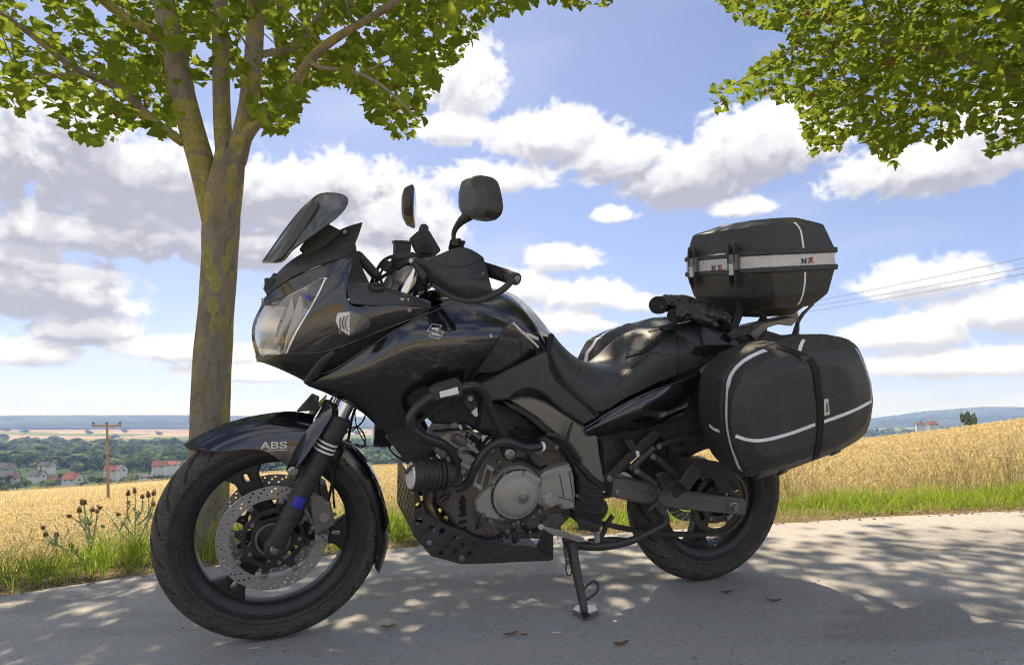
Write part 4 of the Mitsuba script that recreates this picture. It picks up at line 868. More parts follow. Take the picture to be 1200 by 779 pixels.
for s in (1, -1):
    q = lambda x, y, l: B(x, y, l) * [1, s, 1]
    cal = cat(hull([q(366, 582, .075), q(384, 590, .075), q(389, 612, .075), q(372, 622, .075), q(366, 582, .108), q(384, 590, .108), q(389, 612, .108), q(372, 622, .108)], .009),
              tube([q(372, 585, .117), q(372, 586, .124)], .0145, 18, straight=True), tube([q(380, 606, .117), q(380, 606, .124)], .0145, 18, straight=True),
              hull([q(351, 588, .085), q(360, 606, .085), q(366, 612, .1), q(356, 594, .1)], .007), hull([q(364, 618, .08), q(384, 624, .08), q(381, 614, .1)], .006),
              tube([q(352, 612, .09), q(358, 606, .11)], .007, 10, straight=True), tube([q(363, 624, .09), q(366, 618, .1)], .006, 10, straight=True))
    part('brake_caliper', cal, 'alloy_dark')
    part('brake_caliper__bolt', list_(button(q(359, 584, .102), .008, .007, (0, s, 0), n=6), button(q(367, 617, .108), .008, .007, (0, s, 0), n=6), button(q(392, 602, .098), .006, .007, (0, s, 0), n=6)), 'steel')
part('brake_hose', list_(tube([B(384, 590, .1), B(389, 565, .105), B(392, 545, .09), B(403, 525, .06), B(408, 515, .05), B(412, 492, .04), B(420, 470, .03)], .0042, 8),
                       tube([B(377, 590, .09), B(374, 565, .1), B(379, 545, .11), B(388, 530, .112)], .003, 7),
                       tube([B(392, 595, .085), B(391, 565, .08), B(397, 540, .06), B(403, 522, .05)], .0032, 7)), 'rubber')
part('brake_hose__bracket', cat(hull([B(399, 515, .06), B(413, 521, .06), B(411, 524, .05), B(398, 519, .05)], .003), tube([B(405, 522, .055), B(401, 537, .06)], [.004, .003], 8, straight=True), tube([B(398, 535, .065), B(408, 512, .06)], .0022, 6, straight=True)), 'steel')
part('cable', list_(tube([B(405, 508, .05), B(418, 500, .04), B(428, 515, .03), B(424, 524, .03), B(416, 520, .04)], .0024, 7), tube([B(412, 505, .04), B(427, 490, .02), B(426, 470, 0)], .0026, 7), tube([B(418, 520, .04), B(429, 522, .02), B(420, 505, .02), B(416, 480, 0)], .002, 6)), 'rubber')

# ------------------------------------------------------------------ head of the motorcycle: fairing, headlight, screen
up = patch([[B(384, 326, .176), B(412, 306, .190), B(408, 352, .216), B(450, 356, .235), B(504, 361, .226)],
            [B(366, 358, .182), B(399, 338, .206), B(408, 369, .225), B(449, 366, .240), B(504, 362.5, .225)],
            [B(351, 386, .178), B(386, 378, .206), B(408, 386, .222), B(447, 377, .236), B(503, 364, .223)],
            [B(337, 414, .166), B(374, 413, .190), B(408, 403, .210), B(445, 388, .226), B(503, 366, .221)]], 28, 40)
part('upper_fairing', up, 'paint'); part('upper_fairing', mirror(up), 'paint')
band = patch([[B(309, 350, .05), B(342, 327, .105), B(384, 309.5, .150), B(405, 302, .176), B(413, 303, .184)], [B(311, 358, .065), B(346, 341, .115), B(383, 324.5, .168), B(400, 314, .181), B(413, 308, .190)]], 10, 26, .004, (.6, .3, .6))
part('upper_fairing__cowl', band, 'paint'); part('upper_fairing__cowl', mirror(band), 'paint')
lensg = [[B(311, 357, .018), B(330, 349, .085), B(358, 336, .138), B(383, 325.5, .170)], [B(302, 374, .016), B(317, 369, .092), B(343, 361, .144), B(367, 358, .176)],
         [B(298.5, 395, .016), B(309, 393, .098), B(328, 389, .142), B(350, 386, .174)], [B(304, 416, .018), B(310, 416, .094), B(322, 415, .134), B(337, 413.5, .161)]]
ln = patch(lensg, 22, 26, .0001, (1, .4, 0))
lv = np.asarray(ln.vertices)[:22 * 26]; lf = np.asarray(ln.faces); lens1 = TM(lv, lf[(lf < 22 * 26).all(1)])
back = [[p - np.array([.060, 0, 0]) + np.array([0, 0, -.004]) for p in r] for r in lensg]
for s in (0, 1):
    mm = (lambda m: mirror(m)) if s else (lambda m: m)
    part('headlight__lens', mm(lens1), 'lens_glass', True)
    part('headlight__housing', mm(patch(back, 12, 14, .003, (1, 0, 0))), 'lamp_inner')
    rim_ = [[np.array(a), np.array(b)] for a, b in zip([lensg[k][0] for k in range(4)] + lensg[3][1:] + [lensg[k][3] for k in (2, 1, 0)] + lensg[0][2:0:-1] + [lensg[0][0]], [back[k][0] for k in range(4)] + back[3][1:] + [back[k][3] for k in (2, 1, 0)] + back[0][2:0:-1] + [back[0][0]])]
    part('headlight__surround', mm(patch(np.array(rim_).transpose(1, 0, 2), 3, 60, .002, (0, 0, 0))), 'reflector')
    for (x, y, l, r) in ((316, 392, .052, .043), (338, 374, .118, .040)):
        c = B(x, y, l) + [-.032, 0, 0]; bowl = lathe([(.006, -.034), (r * .5, -.028), (r * .85, -.012), (r, .002), (r + .003, .003), (r + .002, -.012), (r * .5, -.036)], n=28)
        R = trimesh.geometry.align_vectors([0, 1, 0], [1, .18, .05])[:3, :3]; v = np.array(bowl.vertices) @ R.T + c
        part('headlight__reflector', mm(TM(v, bowl.faces)), 'reflector'); part('headlight__bulb', mm(button(c + [-.028, 0, 0], .011, .03, (1, .18, .05))), 'reflector')
    part('headlight__divider', mm(cat(hull([B(337, 352, .105) + [-.012, 0, 0], B(339, 368, .11) + [-.012, 0, 0], B(321, 391, .1) + [-.02, 0, 0], B(316, 402, .095) + [-.02, 0, 0]], [.004, .007, .008, .006]), hull([B(348, 348, .13) + [-.01, 0, 0], B(352, 370, .14) + [-.01, 0, 0], B(333, 395, .135) + [-.012, 0, 0], B(329, 412, .13) + [-.012, 0, 0]], [.004, .006, .007, .005]))), 'alloy_cover')
edge = [lensg[k][3] + np.array([.0015, .001, 0]) for k in range(4)]
part('headlight__trim', tube(edge, .0032, 8), 'chrome')
part('headlight__sticker', hull([B(359, 347, .168) + [.001, 0, 0], B(365, 345, .172) + [.001, 0, 0], B(364, 349.5, .173) + [.001, 0, 0], B(359, 351, .169) + [.001, 0, 0]], .001), 'blue_sticker')
nose = patch([[B(309, 352, .052), B(311, 357, .02), B(302, 374, .018), B(298.5, 395, .018), B(304, 416.5, .02)], [B(305.5, 350, .0), B(306, 357, 0), B(298, 374, 0), B(295, 395, 0), B(300, 417, 0)]], 4, 24, .004, (1, 0, 0))
part('headlight__centre_strip', cat(nose, mirror(nose)), 'paint')
chin = patch([[B(299, 417, .0), B(307, 416.5, .06), B(320, 416, .125), B(337, 415, .166), B(362, 414, .186), B(386, 413, .196)], [B(300, 420, .0), B(307, 421, .06), B(320, 423, .118), B(338, 424.5, .155), B(360, 426, .172), B(378, 427, .18)], [B(301, 424, .0), B(308, 425, .055), B(322, 430, .10), B(338, 437, .125), B(352, 444, .132), B(360, 449, .135)]], 16, 30, .004, (.6, .4, -.2))
part('chin_cowl', chin, 'satin_plastic'); part('chin_cowl', mirror(chin), 'satin_plastic')
gr = [strip([(331 + 3 * k, 424 + .5 * k), (335 + 3 * k, 434 + .6 * k)], chin, .0028, .0012) for k in range(9)] + [strip([(329, 426 + 4 * k), (366 - 2 * k, 424 + 5 * k)], chin, .0028, .0012) for k in range(4)]
part('chin_cowl__grille', cat([g for g in gr if g is not None]), 'black_ink')
part('chin_cowl__strut', tube([B(392, 412, .200), B(381, 421, .194), B(370, 434, .178), B(359, 449, .148)], [.008, .012, .012, .009], 12, flat=.6), 'satin_plastic')

side = patch([[B(371, 438, .152), B(384, 436, .174), B(432, 407, .214), B(484, 376, .232), B(540, 350.5, .165), B(597, 372, .160)],
              [B(366, 445, .148), B(389, 445, .186), B(437, 425, .236), B(492, 400, .256), B(548, 385, .236), B(589, 392, .202)],
              [B(362, 449, .142), B(402, 461, .182), B(442, 455, .226), B(495, 440, .246), B(545, 425, .236), B(571, 417, .208)],
              [B(360, 452, .134), B(417, 477, .150), B(450, 504, .190), B(490, 492, .205), B(526, 466, .205), B(549, 449, .192)]], 34, 54)
part('side_cowl', side, 'paint'); part('side_cowl', mirror(side), 'paint')
for nm, ln_ in (('side_cowl__edge', [B(360, 450, .143), B(371, 438, .1525), B(384, 436, .1745), B(432, 407, .2145), B(484, 376, .2325), B(540, 350.5, .166)]), ('upper_fairing__edge', [B(337, 414, .1665), B(374, 413, .1905), B(408, 403, .2105), B(445, 388, .2265), B(503, 366, .2215)])):
    e_ = tube(ln_, .0034, 9, seg=60); part(nm, e_, 'paint', True); part(nm, mirror(e_), 'paint', True)
duct = patch([[B(386, 412, .17), B(440, 389, .195), B(503, 362, .20), B(540, 350, .15)], [B(374, 440, .14), B(432, 410, .175), B(486, 380, .205), B(540, 356, .155)]], 8, 20, .003)
part('side_cowl__duct', duct, 'matte_plastic'); part('side_cowl__duct', mirror(duct), 'matte_plastic')
inn = patch([[B(360, 450, .125), B(410, 455, .15), B(470, 440, .16), B(540, 440, .16)], [B(415, 476, .12), B(448, 500, .15), B(475, 506, .16), B(545, 452, .17)]], 8, 16, .004)
part('side_cowl__inner', cat(inn, mirror(inn)), 'matte_plastic')
for x, y in ((575, 393.5), (480, 363.5)):
    h = hit(x, y, cat(side, up)); part('side_cowl__screw', button(h[0] - h[1] * .002, .0065, .004, h[1]), 'steel')
# the badge: an angular letter S outlined in silver
bp = [(501, 388), (506, 379.5), (517.5, 381.5), (515, 385), (511, 384), (509.5, 387), (520, 389.5), (514.5, 397), (502.5, 393.8), (504, 391.5), (512, 392.8), (512.5, 391)]
bars = [strip([bp[k], bp[(k + 1) % len(bp)]], side, .0014, .0012, 3) for k in range(len(bp))]
bars += [strip([(505.5, 384.5), (514, 386.2)], side, .005, .0009, 3), strip([(506, 391.2), (516, 393)], side, .005, .0009, 3)]
part('side_cowl__badge', cat([b for b in bars if b is not None]), 'pale_ink', False)

hood = patch([[B(312, 346, .06), B(345, 323, .108), B(384, 307, .150), B(408, 298, .175), B(417, 283, .150)], [B(313, 337, .045), B(343, 312, .07), B(378, 295, .11), B(405, 283, .13), B(421, 271, .13)], [B(317, 329, 0), B(340, 306, 0), B(372, 286, .03), B(399, 269, .08), B(424, 260.5, .12)]], 16, 28, .004, (.5, .2, .8))
part('instrument_cowl', cat(hood, mirror(hood)), 'matte_plastic')
wing = patch([[B(402, 286, .158), B(408, 310, .190), B(407, 335, .214)], [B(416, 282, .130), B(421, 304, .155), B(433, 332, .176)]], 14, 20, .004)
part('inner_cowl', wing, 'satin_plastic'); part('inner_cowl', mirror(wing), 'satin_plastic')
shelf = patch([[B(409, 331, .212), B(432, 331, .176), B(452, 337, .176), B(480, 344.5, .178), B(504, 353, .190)], [B(408, 344, .221), B(431, 343, .214), B(452, 345, .222), B(480, 350, .222), B(505, 357, .218)], [B(411, 355.5, .227), B(431, 357, .239), B(452, 357.5, .240), B(482, 358, .239), B(505, 361.5, .229)]], 16, 28, .004, (0, .7, .6))
part('inner_cowl__shelf', shelf, 'grey_panel'); part('inner_cowl__shelf', mirror(shelf), 'grey_panel')
h = hit(441, 337.5, shelf)
if h: part('inner_cowl__knob', cat(button(h[0], .022, .010, h[1]), hull([h[0] + h[1] * .012 + [-.012, 0, 0], h[0] + h[1] * .012 + [.012, 0, 0]], .004)), 'satin_plastic')
for txt, x, c in (('N', 469, 'pale_ink'), ('7', 476.5, 'pale_ink'), ('/', 482, 'red_ink')):
    t = decal(txt, shelf, x, 352.5 + (x - 469) * .05, 6, .3, .0085, squash=1.3)
    if t is not None: part('inner_cowl__emblem', t, c, False)
tank_fl = None
part('turn_signal__lens', soft(hull([B(395, 376, .27), B(397, 368, .258), B(399, 385, .258), B(409, 392, .256), B(410, 367, .256), B(397, 369, .283), B(399, 384, .283), B(409, 391, .292), B(410, 367, .294)], .004), .004, 6), 'signal_lens', True)
part('turn_signal__ridge', [tube([B(408 - 4.5 * k, 369 + 1.5 * k, .2955 - .0025 * k), B(404.5 - 3.2 * k, 379, .299 - .004 * k), B(408 - 4.2 * k, 389 - 1.6 * k, .2935 - .003 * k)], .0013, 6) for k in range(3)], 'smoke_lens')
part('turn_signal__body', soft(hull([B(411, 366, .254), B(411, 392, .254), B(411, 367, .296), B(411, 391, .294), B(422, 369, .258), B(422, 388, .258), B(422, 370, .290), B(432, 374, .262), B(432, 382, .262), B(431, 375, .276)], .004), .005, 8), 'alloy_frame', True)
part('turn_signal__stem', hull([B(420, 372, .21), B(425, 385, .21), B(422, 373, .265), B(426, 384, .265)], .006), 'satin_plastic')
part('turn_signal__screw', button(B(399, 389, .270), .006, .006, (.3, .8, -.3)), 'steel')
ts = [k for k in scene if 'turn_signal' in k]
part('turn_signal__lens', mirror(hull([B(397, 368, .255), B(399, 384, .255), B(408, 391, .262), B(410, 368, .265), B(397, 369, .285), B(409, 367, .29)], .004)), 'signal_lens')

scr = [[B(308, 307, -.105), B(318, 307, -.05), B(330, 306, .005), B(338, 298, .065), B(347, 289, .115)],
       [B(324, 284, -.125), B(334, 280, -.05), B(348, 274, .005), B(365, 269, .09), B(381, 264.5, .150)],
       [B(343, 258, -.125), B(353, 253, -.05), B(366, 247, .005), B(385, 246, .095), B(403, 245, .155)],
       [B(356, 243, -.115), B(364, 236, -.05), B(373, 229, .005), B(391, 227, .085), B(406, 232, .125)]]
scm = patch(scr, 26, 30, .0001, (1, 0, .3)); n0 = 26 * 30; sf = np.asarray(scm.faces)
part('windscreen__pane', TM(np.asarray(scm.vertices)[:n0], sf[(sf < n0).all(1)]), 'smoke_glass', True)
S = np.asarray(scr); border = np.concatenate([S[0], S[1:, -1], S[-1, -2::-1], S[-2:0:-1, 0], S[:1, 0]])
part('windscreen__edge', tube(border, .0032, 8, seg=120), 'smoke_lens')
bar = patch([[B(322, 308, -.02) + [.004, 0, .003], B(342, 278, -.02) + [.004, 0, .003], B(360, 249, -.02) + [.004, 0, .003], B(369, 236, -.02) + [.004, 0, .003]], [B(333, 302, .03) + [.004, 0, .003], B(353, 276, .035) + [.004, 0, .003], B(372, 246, .035) + [.004, 0, .003], B(377, 237, .025) + [.004, 0, .003]]], 6, 18, .005, (1, .2, .4))
part('windscreen__rib', bar, 'satin_plastic')
for s in (1, -1):
    part('windscreen__bracket', hull([B(355, 291, .06) * [1, s, 1], B(366, 274, .06) * [1, s, 1], B(379, 262, .07) * [1, s, 1], B(386, 292, .08) * [1, s, 1], B(398, 272, .08) * [1, s, 1], B(365, 299, .07) * [1, s, 1]], .006), 'matte_plastic')
    part('windscreen__screw', button(B(404, 272, .118) * [1, s, 1] + [0, .004 * s, 0], .006, .004, (.3, s, .4)), 'steel')
part('nose_bracket', rbox(B(316, 333, .03), (.028, .05, .036), .005), 'matte_plastic'); part('nose_bracket', hull([B(311, 338, .02), B(322, 322, .02), B(324, 332, .04), B(314, 343, .04)], .006), 'matte_plastic')

# ------------------------------------------------------------------ tank and seat
tank = patch([[B(516, 340, 0), B(550, 336, 0), B(592, 341, 0), B(618, 357, 0), B(646, 390, 0)],
              [B(514, 342, .07), B(550, 339, .08), B(590, 344.5, .085), B(616, 361, .07), B(645, 394, .05)],
              [B(512, 349, .13), B(552, 348, .138), B(594, 355, .140), B(620, 371, .120), B(645, 400, .080)],
              [B(520, 354, .170), B(560, 355, .172), B(598, 371, .168), B(626, 390, .150), B(644, 407, .108)],
              [B(540, 375, .188), B(568, 380, .186), B(600, 386, .174), B(622, 402, .160), B(643, 412, .125)],
              [B(550, 430, .176), B(560, 436, .176), B(590, 434, .168), B(616, 425, .158), B(643, 416, .130)]], 40, 40, .004, (0, .7, .7))
part('fuel_tank', cat(tank, mirror(tank)), 'paint')
part('fuel_tank__seam', strip([(597.5, 376), (585, 395), (571, 418), (549, 449)], cat(side, tank), .0035, .0025, 8), 'satin_plastic')
s2 = [strip([(601, 378), (612, 389), (622, 398), (631, 407)], tank, .007, .0015), strip([(617, 391), (624, 394), (631, 397)], tank, .009, .0012)]
part('fuel_tank__decal', cat([x for x in s2 if x is not None]), 'pale_ink')

st = [((646, 391), (644, 425), .105), ((655, 402), (652, 446), .125), ((672, 417), (668, 461), .150), ((700, 427), (700, 482), .172), ((722, 423), (728, 469), .175), ((735, 409), (748, 459), .172), ((750, 390), (768, 449), .168), ((775, 384.5), (797, 437), .160), ((805, 385), (830, 424), .145)]
rows = [[] for _ in range(8)]
for cpx, epx, w in st:
    c, e = B(*cpx, 0), B(*epx, w)
    for k, a in enumerate(np.linspace(0, np.pi / 2, 8)):
        sy, cz = math.sin(a) ** .85, math.cos(a) ** .55
        f = sy ** 2; rows[k].append([c[0] * (1 - f) + e[0] * f, w * sy, e[2] + (c[2] - e[2]) * cz])
seat = patch(rows, 36, 60, .006, (0, .4, .9))
part('seat', cat(seat, mirror(seat)), 'vinyl')
sm = [strip([(735, 408), (750, 411), (765, 413), (780, 415), (794, 418)], seat, .0035, .0012), strip([(760, 416), (748, 425), (735, 436), (722, 455), (706, 478)], seat, .003, .001), strip([(680, 420), (679, 432), (674, 445), (669, 455)], seat, .003, .001), strip([(786, 386), (793, 395), (795, 418), (794, 438)], seat, .004, .0015)]
part('seat__seam', cat([x for x in sm if x is not None]), 'black_ink')
part('seat__front_gap', tube([B(646, 393, .085), B(642, 412, .128), B(645, 432, .15), B(658, 452, .172), B(680, 471, .184), B(698, 485, .19)], .010, 10), 'rubber')

fc = pp([(559, 453), (600, 433.5), (630, 418.5), (641, 414), (645, 433), (652, 447), (663, 457), (682, 472), (703, 485), (699, 489), (685, 497), (660, 481), (648, 470), (636, 459.5), (620, 454.5), (604, 460), (596, 467.5), (576, 470)], .195)
for s in (1, -1):
    p = plate(sg.Polygon(fc).buffer(.002), .165, .195, .007); part('frame_cover', p if s > 0 else mirror(p), 'grey_panel')
spar = pp([(598, 469), (612, 465), (626, 466), (641, 471), (660, 483), (686, 500), (701, 511), (703, 530), (706, 545), (709, 567), (697, 561), (682, 545), (668, 528), (650, 508), (627, 488), (606, 475)], .178)
edgep = pp([(590, 470), (606, 474), (627, 487), (650, 507), (668, 526), (684, 544), (700, 560), (709, 567), (706, 574), (690, 562), (674, 543), (660, 528), (640, 508), (618, 490), (596, 478)], .178)
lowp = pp([(660, 522), (672, 532), (690, 553), (708, 568), (706, 600), (704, 622), (694, 624), (676, 612), (673, 598), (680, 580), (678, 560)], .165)
for s in (1, -1):
    f = (lambda m: m) if s > 0 else mirror
    part('frame_spar', f(plate(spar, .135, .178, .006)), 'alloy_frame'); part('frame_spar__edge', f(plate(edgep, .13, .172, .004)), 'satin_plastic'); part('heel_plate', f(plate(lowp, .11, .165, .005)), 'satin_plastic')
part('heel_plate__rib', list([tube([B(679, 566 + 10 * k, .166), B(690, 570 + 10 * k, .166), B(704, 570 + 10 * k, .166)], .003, 6) for k in range(4)]), 'satin_plastic')
tailr = [[B(686, 501, .182), B(712, 484.5, .188), B(752, 463.5, .188), B(790, 449, .182), B(822, 437, .168)], [B(686.5, 504, .192), B(714, 491, .203), B(755, 474, .205), B(788, 465, .195), B(815, 455, .175)], [B(687, 508, .190), B(716, 498, .200), B(757, 487, .198), B(786, 479, .188), B(806, 474, .168)], [B(690, 513, .170), B(716, 509, .172), B(756, 501, .165), B(782, 494, .155), B(800, 488, .145)]]
tl = patch(tailr, 20, 36, .004); part('tail_panel', tl, 'paint'); part('tail_panel', mirror(tl), 'paint')
e_ = tube(tailr[0], .0042, 9, seg=50); part('tail_panel__edge', e_, 'paint', True); part('tail_panel__edge', mirror(e_), 'paint', True)
und = sg.Polygon(pp([(688, 508), (760, 480), (830, 455), (850, 470), (850, 500), (800, 516), (768, 515), (745, 528), (738, 552), (706, 562), (704, 520)], .12))
core = sg.Polygon(pp([(552, 452), (590, 420), (620, 408), (640, 412), (655, 448), (700, 484), (752, 472), (795, 452), (806, 470), (780, 492), (720, 508), (690, 512), (640, 478), (600, 468), (572, 470)], .13)); part('frame_core', plate(core, -.13, .13, .006), 'matte_plastic')
part('air_box', plate(sg.Polygon(pp([(500, 462), (548, 448), (600, 466), (606, 522), (572, 512), (545, 497), (508, 497)], .09)), -.09, .09, .01), 'matte_plastic')
part('under_seat_tray', plate(und, -.12, .12, .01), 'matte_plastic')

# ------------------------------------------------------------------ engine, guards, stand
eng = sg.Polygon(pp([(520, 598), (540, 570), (556, 545), (582, 528), (640, 515), (672, 530), (682, 556), (680, 600), (660, 620), (640, 634), (566, 634), (536, 622)], .13))
part('engine__crankcase', plate(eng, -.13, .118, .012), 'crankcase')
bl = sg.Polygon(pp([(585, 470), (604, 476), (640, 508), (662, 530), (640, 530), (600, 520), (560, 505), (566, 470)], .12)); part('engine__rear_cylinder', plate(bl, -.11, .11, .01), 'matte_plastic')
ac = B(607, 581, .165); rc = .079
cov = lathe([(0, .018), (.018, .018), (.02, .014), (.05, .012), (.062, .005), (.068, -.004), (rc - .002, -.008), (rc, -.014), (rc, -.06), (rc - .02, -.065)], ac, 60)
lobe = plate(sg.Polygon([(ac[0] + x, ac[2] + z) for x, z in [q for a in range(20, 380, 15) for q in [polar(.086, a)]]]).union(sg.Polygon(pp([(560, 590), (567, 580), (590, 560), (590, 610), (572, 606), (561, 599)], .15))).buffer(.004), .115, .146, .005)
part('engine__alternator_cover', cat(cov, lobe), 'alloy_cover')
part('engine__alternator_cover__plug', cat(button(ac + [-.011, .016, 0], .019, .004, n=24), button(ac + [-.011, .019, 0], .012, .004, n=24)), 'steel') if False else part('engine__cover_plug', cat(button(ac + [-.011, .016, 0], .019, .004, n=24), button(ac + [-.011, .0195, 0], .009, .003, n=6)), 'steel')
part('engine__cover_gasket', lathe([(rc + .0005, -.012), (rc + .0035, -.013), (rc + .0035, -.017), (rc + .0005, -.018)], ac, 60, close=True), 'black_ink')
nt = hull([B(617, 553, .165), B(632, 562, .165), B(626, 572, .165), B(614, 560, .165)], .006); part('engine__cover_notch', nt, 'alloy_cover')
scv = sg.Polygon(pp([(633, 561), (639, 553), (650, 549), (668, 543), (673, 557), (675, 580), (674, 596), (661, 598), (656, 592), (642, 597), (632, 591)], .162))
part('engine__sprocket_cover', plate(scv, .11, .162, .008), 'alloy_cover')
part('engine__cover_boss', cat(button(B(643, 583, .158), .026, .022, n=24), button(B(643, 585, .176), .017, .008, n=24)), 'alloy_cover')
cb = [(583, 556), (592, 602), (606, 611), (624, 604), (634, 570), (566, 603), (574, 609), (631, 598), (672, 594), (676, 580)]
for x, y in cb: part('engine__case_bolt', button(B(x, y, .150), .0075, .009, n=10), 'steel')
# front cylinder: leaning forward, finned
ca, cb2 = B(585, 556, .09), B(522, 512, .09); cu = cb2 - ca; CL = np.linalg.norm(cu); cu /= CL; cvv = np.cross([0, 1, 0], cu)


def cyl_block(a, b, w, h, yc=0.0):
    p = [ca * [1, 0, 1] + cu * q + cvv * k for q, k in ((a, -w), (a, w), (b, w), (b, -w))]
    return plate([(x[0], x[2]) for x in p], yc - h, yc + h, .004)


part('engine__front_cylinder', cyl_block(-.02, CL * .55, .050, .080), 'crankcase')
for k in range(7): part('engine__cooling_fin', cyl_block(.01 + .0165 * k, .014 + .0165 * k + .002, .060, .092), 'alloy_dark')
part('engine__cylinder_head', cyl_block(CL * .57, CL * .82, .064, .098), 'alloy_cover')
part('engine__head_cover', cyl_block(CL * .83, CL * 1.03, .056, .090), 'alloy_cover')
for a, b in ((.62, -.03), (.62, .03), (.75, 0), (.92, -.03), (.92, .03), (.36, .052), (.36, -.052)):
    part('engine__head_bolt', tube([ca * [1, 0, 1] + cu * CL * a + cvv * b + [0, .085, 0], ca * [1, 0, 1] + cu * CL * a + cvv * b + [0, .112, 0]], [.011, .009], 10, straight=True), 'alloy_cover')
part('engine__intake_pipe', list_(tube([B(546, 508, .1), B(560, 520, .11), B(556, 535, .11)], .009, 10), tube([B(520, 522, .1), B(536, 536, .11), B(548, 548, .11), B(566, 556, .11)], .006, 9), tube([B(507, 505, .1), B(530, 503, .11), B(565, 503, .11), B(590, 508, .11)], .0035, 8)), 'rubber')
part('engine__plug_cap', list_(hull([B(566, 512, .11), B(574, 513, .11), B(568, 519, .11)], .007), hull([B(539, 499, .11), B(540, 502, .11)], .005)), 'white_tape')
part('engine__coolant_hose', cat(tube([B(540, 578, .10), B(541, 600, .10), B(541, 616, .09)], .019, 16), *[tube([B(540, 583 + 8 * k, .10), B(540.2, 586 + 8 * k, .10)], .0225, 16, straight=True) for k in range(5)]), 'rubber')
part('engine__oil_pipe', list_(tube([B(548, 612, .09), B(570, 612, .1), B(582, 626, .1), B(590, 632, .1)], .010, 10), tube([B(552, 622, .08), B(580, 618, .11), B(604, 628, .12), B(626, 618, .11)], .008, 10), tube([B(600, 620, .12), B(605, 634, .12)], .012, 10), tube([B(556, 600, .1), B(560, 612, .12), B(556, 622, .1)], .007, 8)), 'matte_plastic')
part('engine__drain_bolt', list_(button(B(594, 621, .12), .011, .012, n=6), button(B(591, 632, .12), .010, .014), button(B(601, 612, .12), .008, .012), button(B(585, 630, .1), .008, .014)), 'alloy_dark')
part('exhaust_header', tube([B(507, 566, 0), B(503, 580, .03), B(505, 597, .05), B(515, 612, .05), B(532, 625, .03)], .021, 16), 'header_pipe'); part('exhaust_header__shield', tube([B(519, 606, .085), B(533, 618, .085)], [.004, .004], 8, straight=True), 'steel')
hp = lambda pts, a, b, bv=.004: plate(pp(pts, b), a, b, bv)
part('engine__head_side', hp([(514, 511), (530, 506), (553, 505.5), (563, 516), (558, 531), (536, 527), (524, 520)], .06, .104, .006), 'alloy_cover')
part('engine__head_side', hp([(537, 529), (559, 533), (551, 556), (538, 570), (528, 560)], .06, .102, .006), 'alloy_cover')
part('engine__barrel_side', hp([(560, 546), (567, 537), (586, 548), (592, 556), (576, 580), (567, 592), (553, 573)], .06, .112, .005), 'alloy_dark')
part('engine__barrel_rib', [hp([(562 + 7 * k, 543 + 5 * k), (564 + 7 * k, 542 + 5 * k), (556.5 + 7 * k, 571 + 4 * k), (554.5 + 7 * k, 570 + 4 * k)], .11, .119, .001) for k in range(3)], 'alloy_cover')
part('engine__sensor', tube([B(531, 511, .11), B(533, 512, .112), B(543, 518, .112), B(545, 519, .11)], [.011, .0165, .0165, .010], 16, straight=True), 'alloy_dark'); part('engine__sensor_rod', tube([B(545, 519, .112), B(561, 530, .114)], .0075, 10, straight=True), 'alloy_cover')
part('engine__head_slot', tube([B(547.5, 511, .106), B(551, 507.5, .106)], .008, 12, straight=True), 'crankcase'); part('engine__head_rib', tube([B(545, 518, .106), B(551, 521, .107), B(556.5, 513, .106)], .0028, 8, straight=True), 'crankcase')
part('engine__seam_wire', tube([B(534, 526.5, .108), B(545, 528.5, .109), B(557, 531.5, .108)], .003, 7), 'black_ink')
part('engine__stud', [tube([B(a, b, .11), B(c, d, .118), B(c + 1, d + .6, .118)], [r_, r_, r_ * .6], 12, straight=True) for a, b, c, d, r_ in ((540, 542.5, 551, 548.5, .0095), (570, 545, 577.5, 550.5, .009), (556, 566.5, 564, 572, .009), (538, 558, 546, 563, .008))], 'alloy_cover')
part('engine__flange_bolt', [button(B(607 + 33.5 * math.cos(t_), 582 + 31 * math.sin(t_), .146), .0065, .008, n=8) for t_ in np.radians([25, 70, 100, 128, 205, 240, 275])], 'steel')
part('engine__case_rib', [tube([B(a, b, .118), B(c, d, .120)], .004, 7, straight=True) for a, b, c, d in ((562, 610, 574, 628), (575, 615, 582, 632), (618, 614, 622, 630), (634, 604, 640, 626), (650, 602, 656, 620), (588, 540, 580, 556), (600, 538, 596, 550))], 'crankcase')
part('engine__hose', [tube([B(*q) for q in h_], r_, 10) for h_, r_ in (([(598, 506, .12), (612, 512, .13), (628, 515, .13), (646, 512, .12)], .0075), ([(604, 500, .12), (620, 506, .13), (642, 504, .125)], .005), ([(566, 520, .11), (574, 512, .12), (590, 512, .12)], .0065), ([(618, 532, .13), (624, 541, .135), (632, 548, .13), (640, 546, .12)], .005), ([(600, 540, .125), (612, 538, .13), (626, 545, .13)], .0055), ([(507, 528, .1), (514, 540, .12), (522, 546, .13), (530, 556, .14)], .0045), ([(612, 616, .12), (622, 622, .125), (636, 618, .12), (648, 622, .11)], .006), ([(560, 624, .11), (572, 630, .12), (588, 626, .12)], .0055))], 'rubber')
part('engine__bracket', [hp([(621, 520), (630, 518), (640, 527), (634, 536), (622, 530)], .11, .125, .003), hp([(640, 604), (658, 600), (664, 610), (650, 622), (640, 618)], .11, .128, .004), hp([(572, 600), (582, 606), (580, 618), (570, 614)], .11, .124, .003), hp([(636, 610), (646, 607), (646, 614), (637, 618)], .12, .136, .003)], 'alloy_dark')
part('engine__small_bolt', [button(B(a, b, .122), .006, .01, n=8) for a, b in ((592, 526, ), (588, 549), (584, 540), (575, 606), (597, 627), (620, 622), (630, 626), (646, 612), (655, 605), (560, 600), (628, 524), (612, 612))], 'steel')
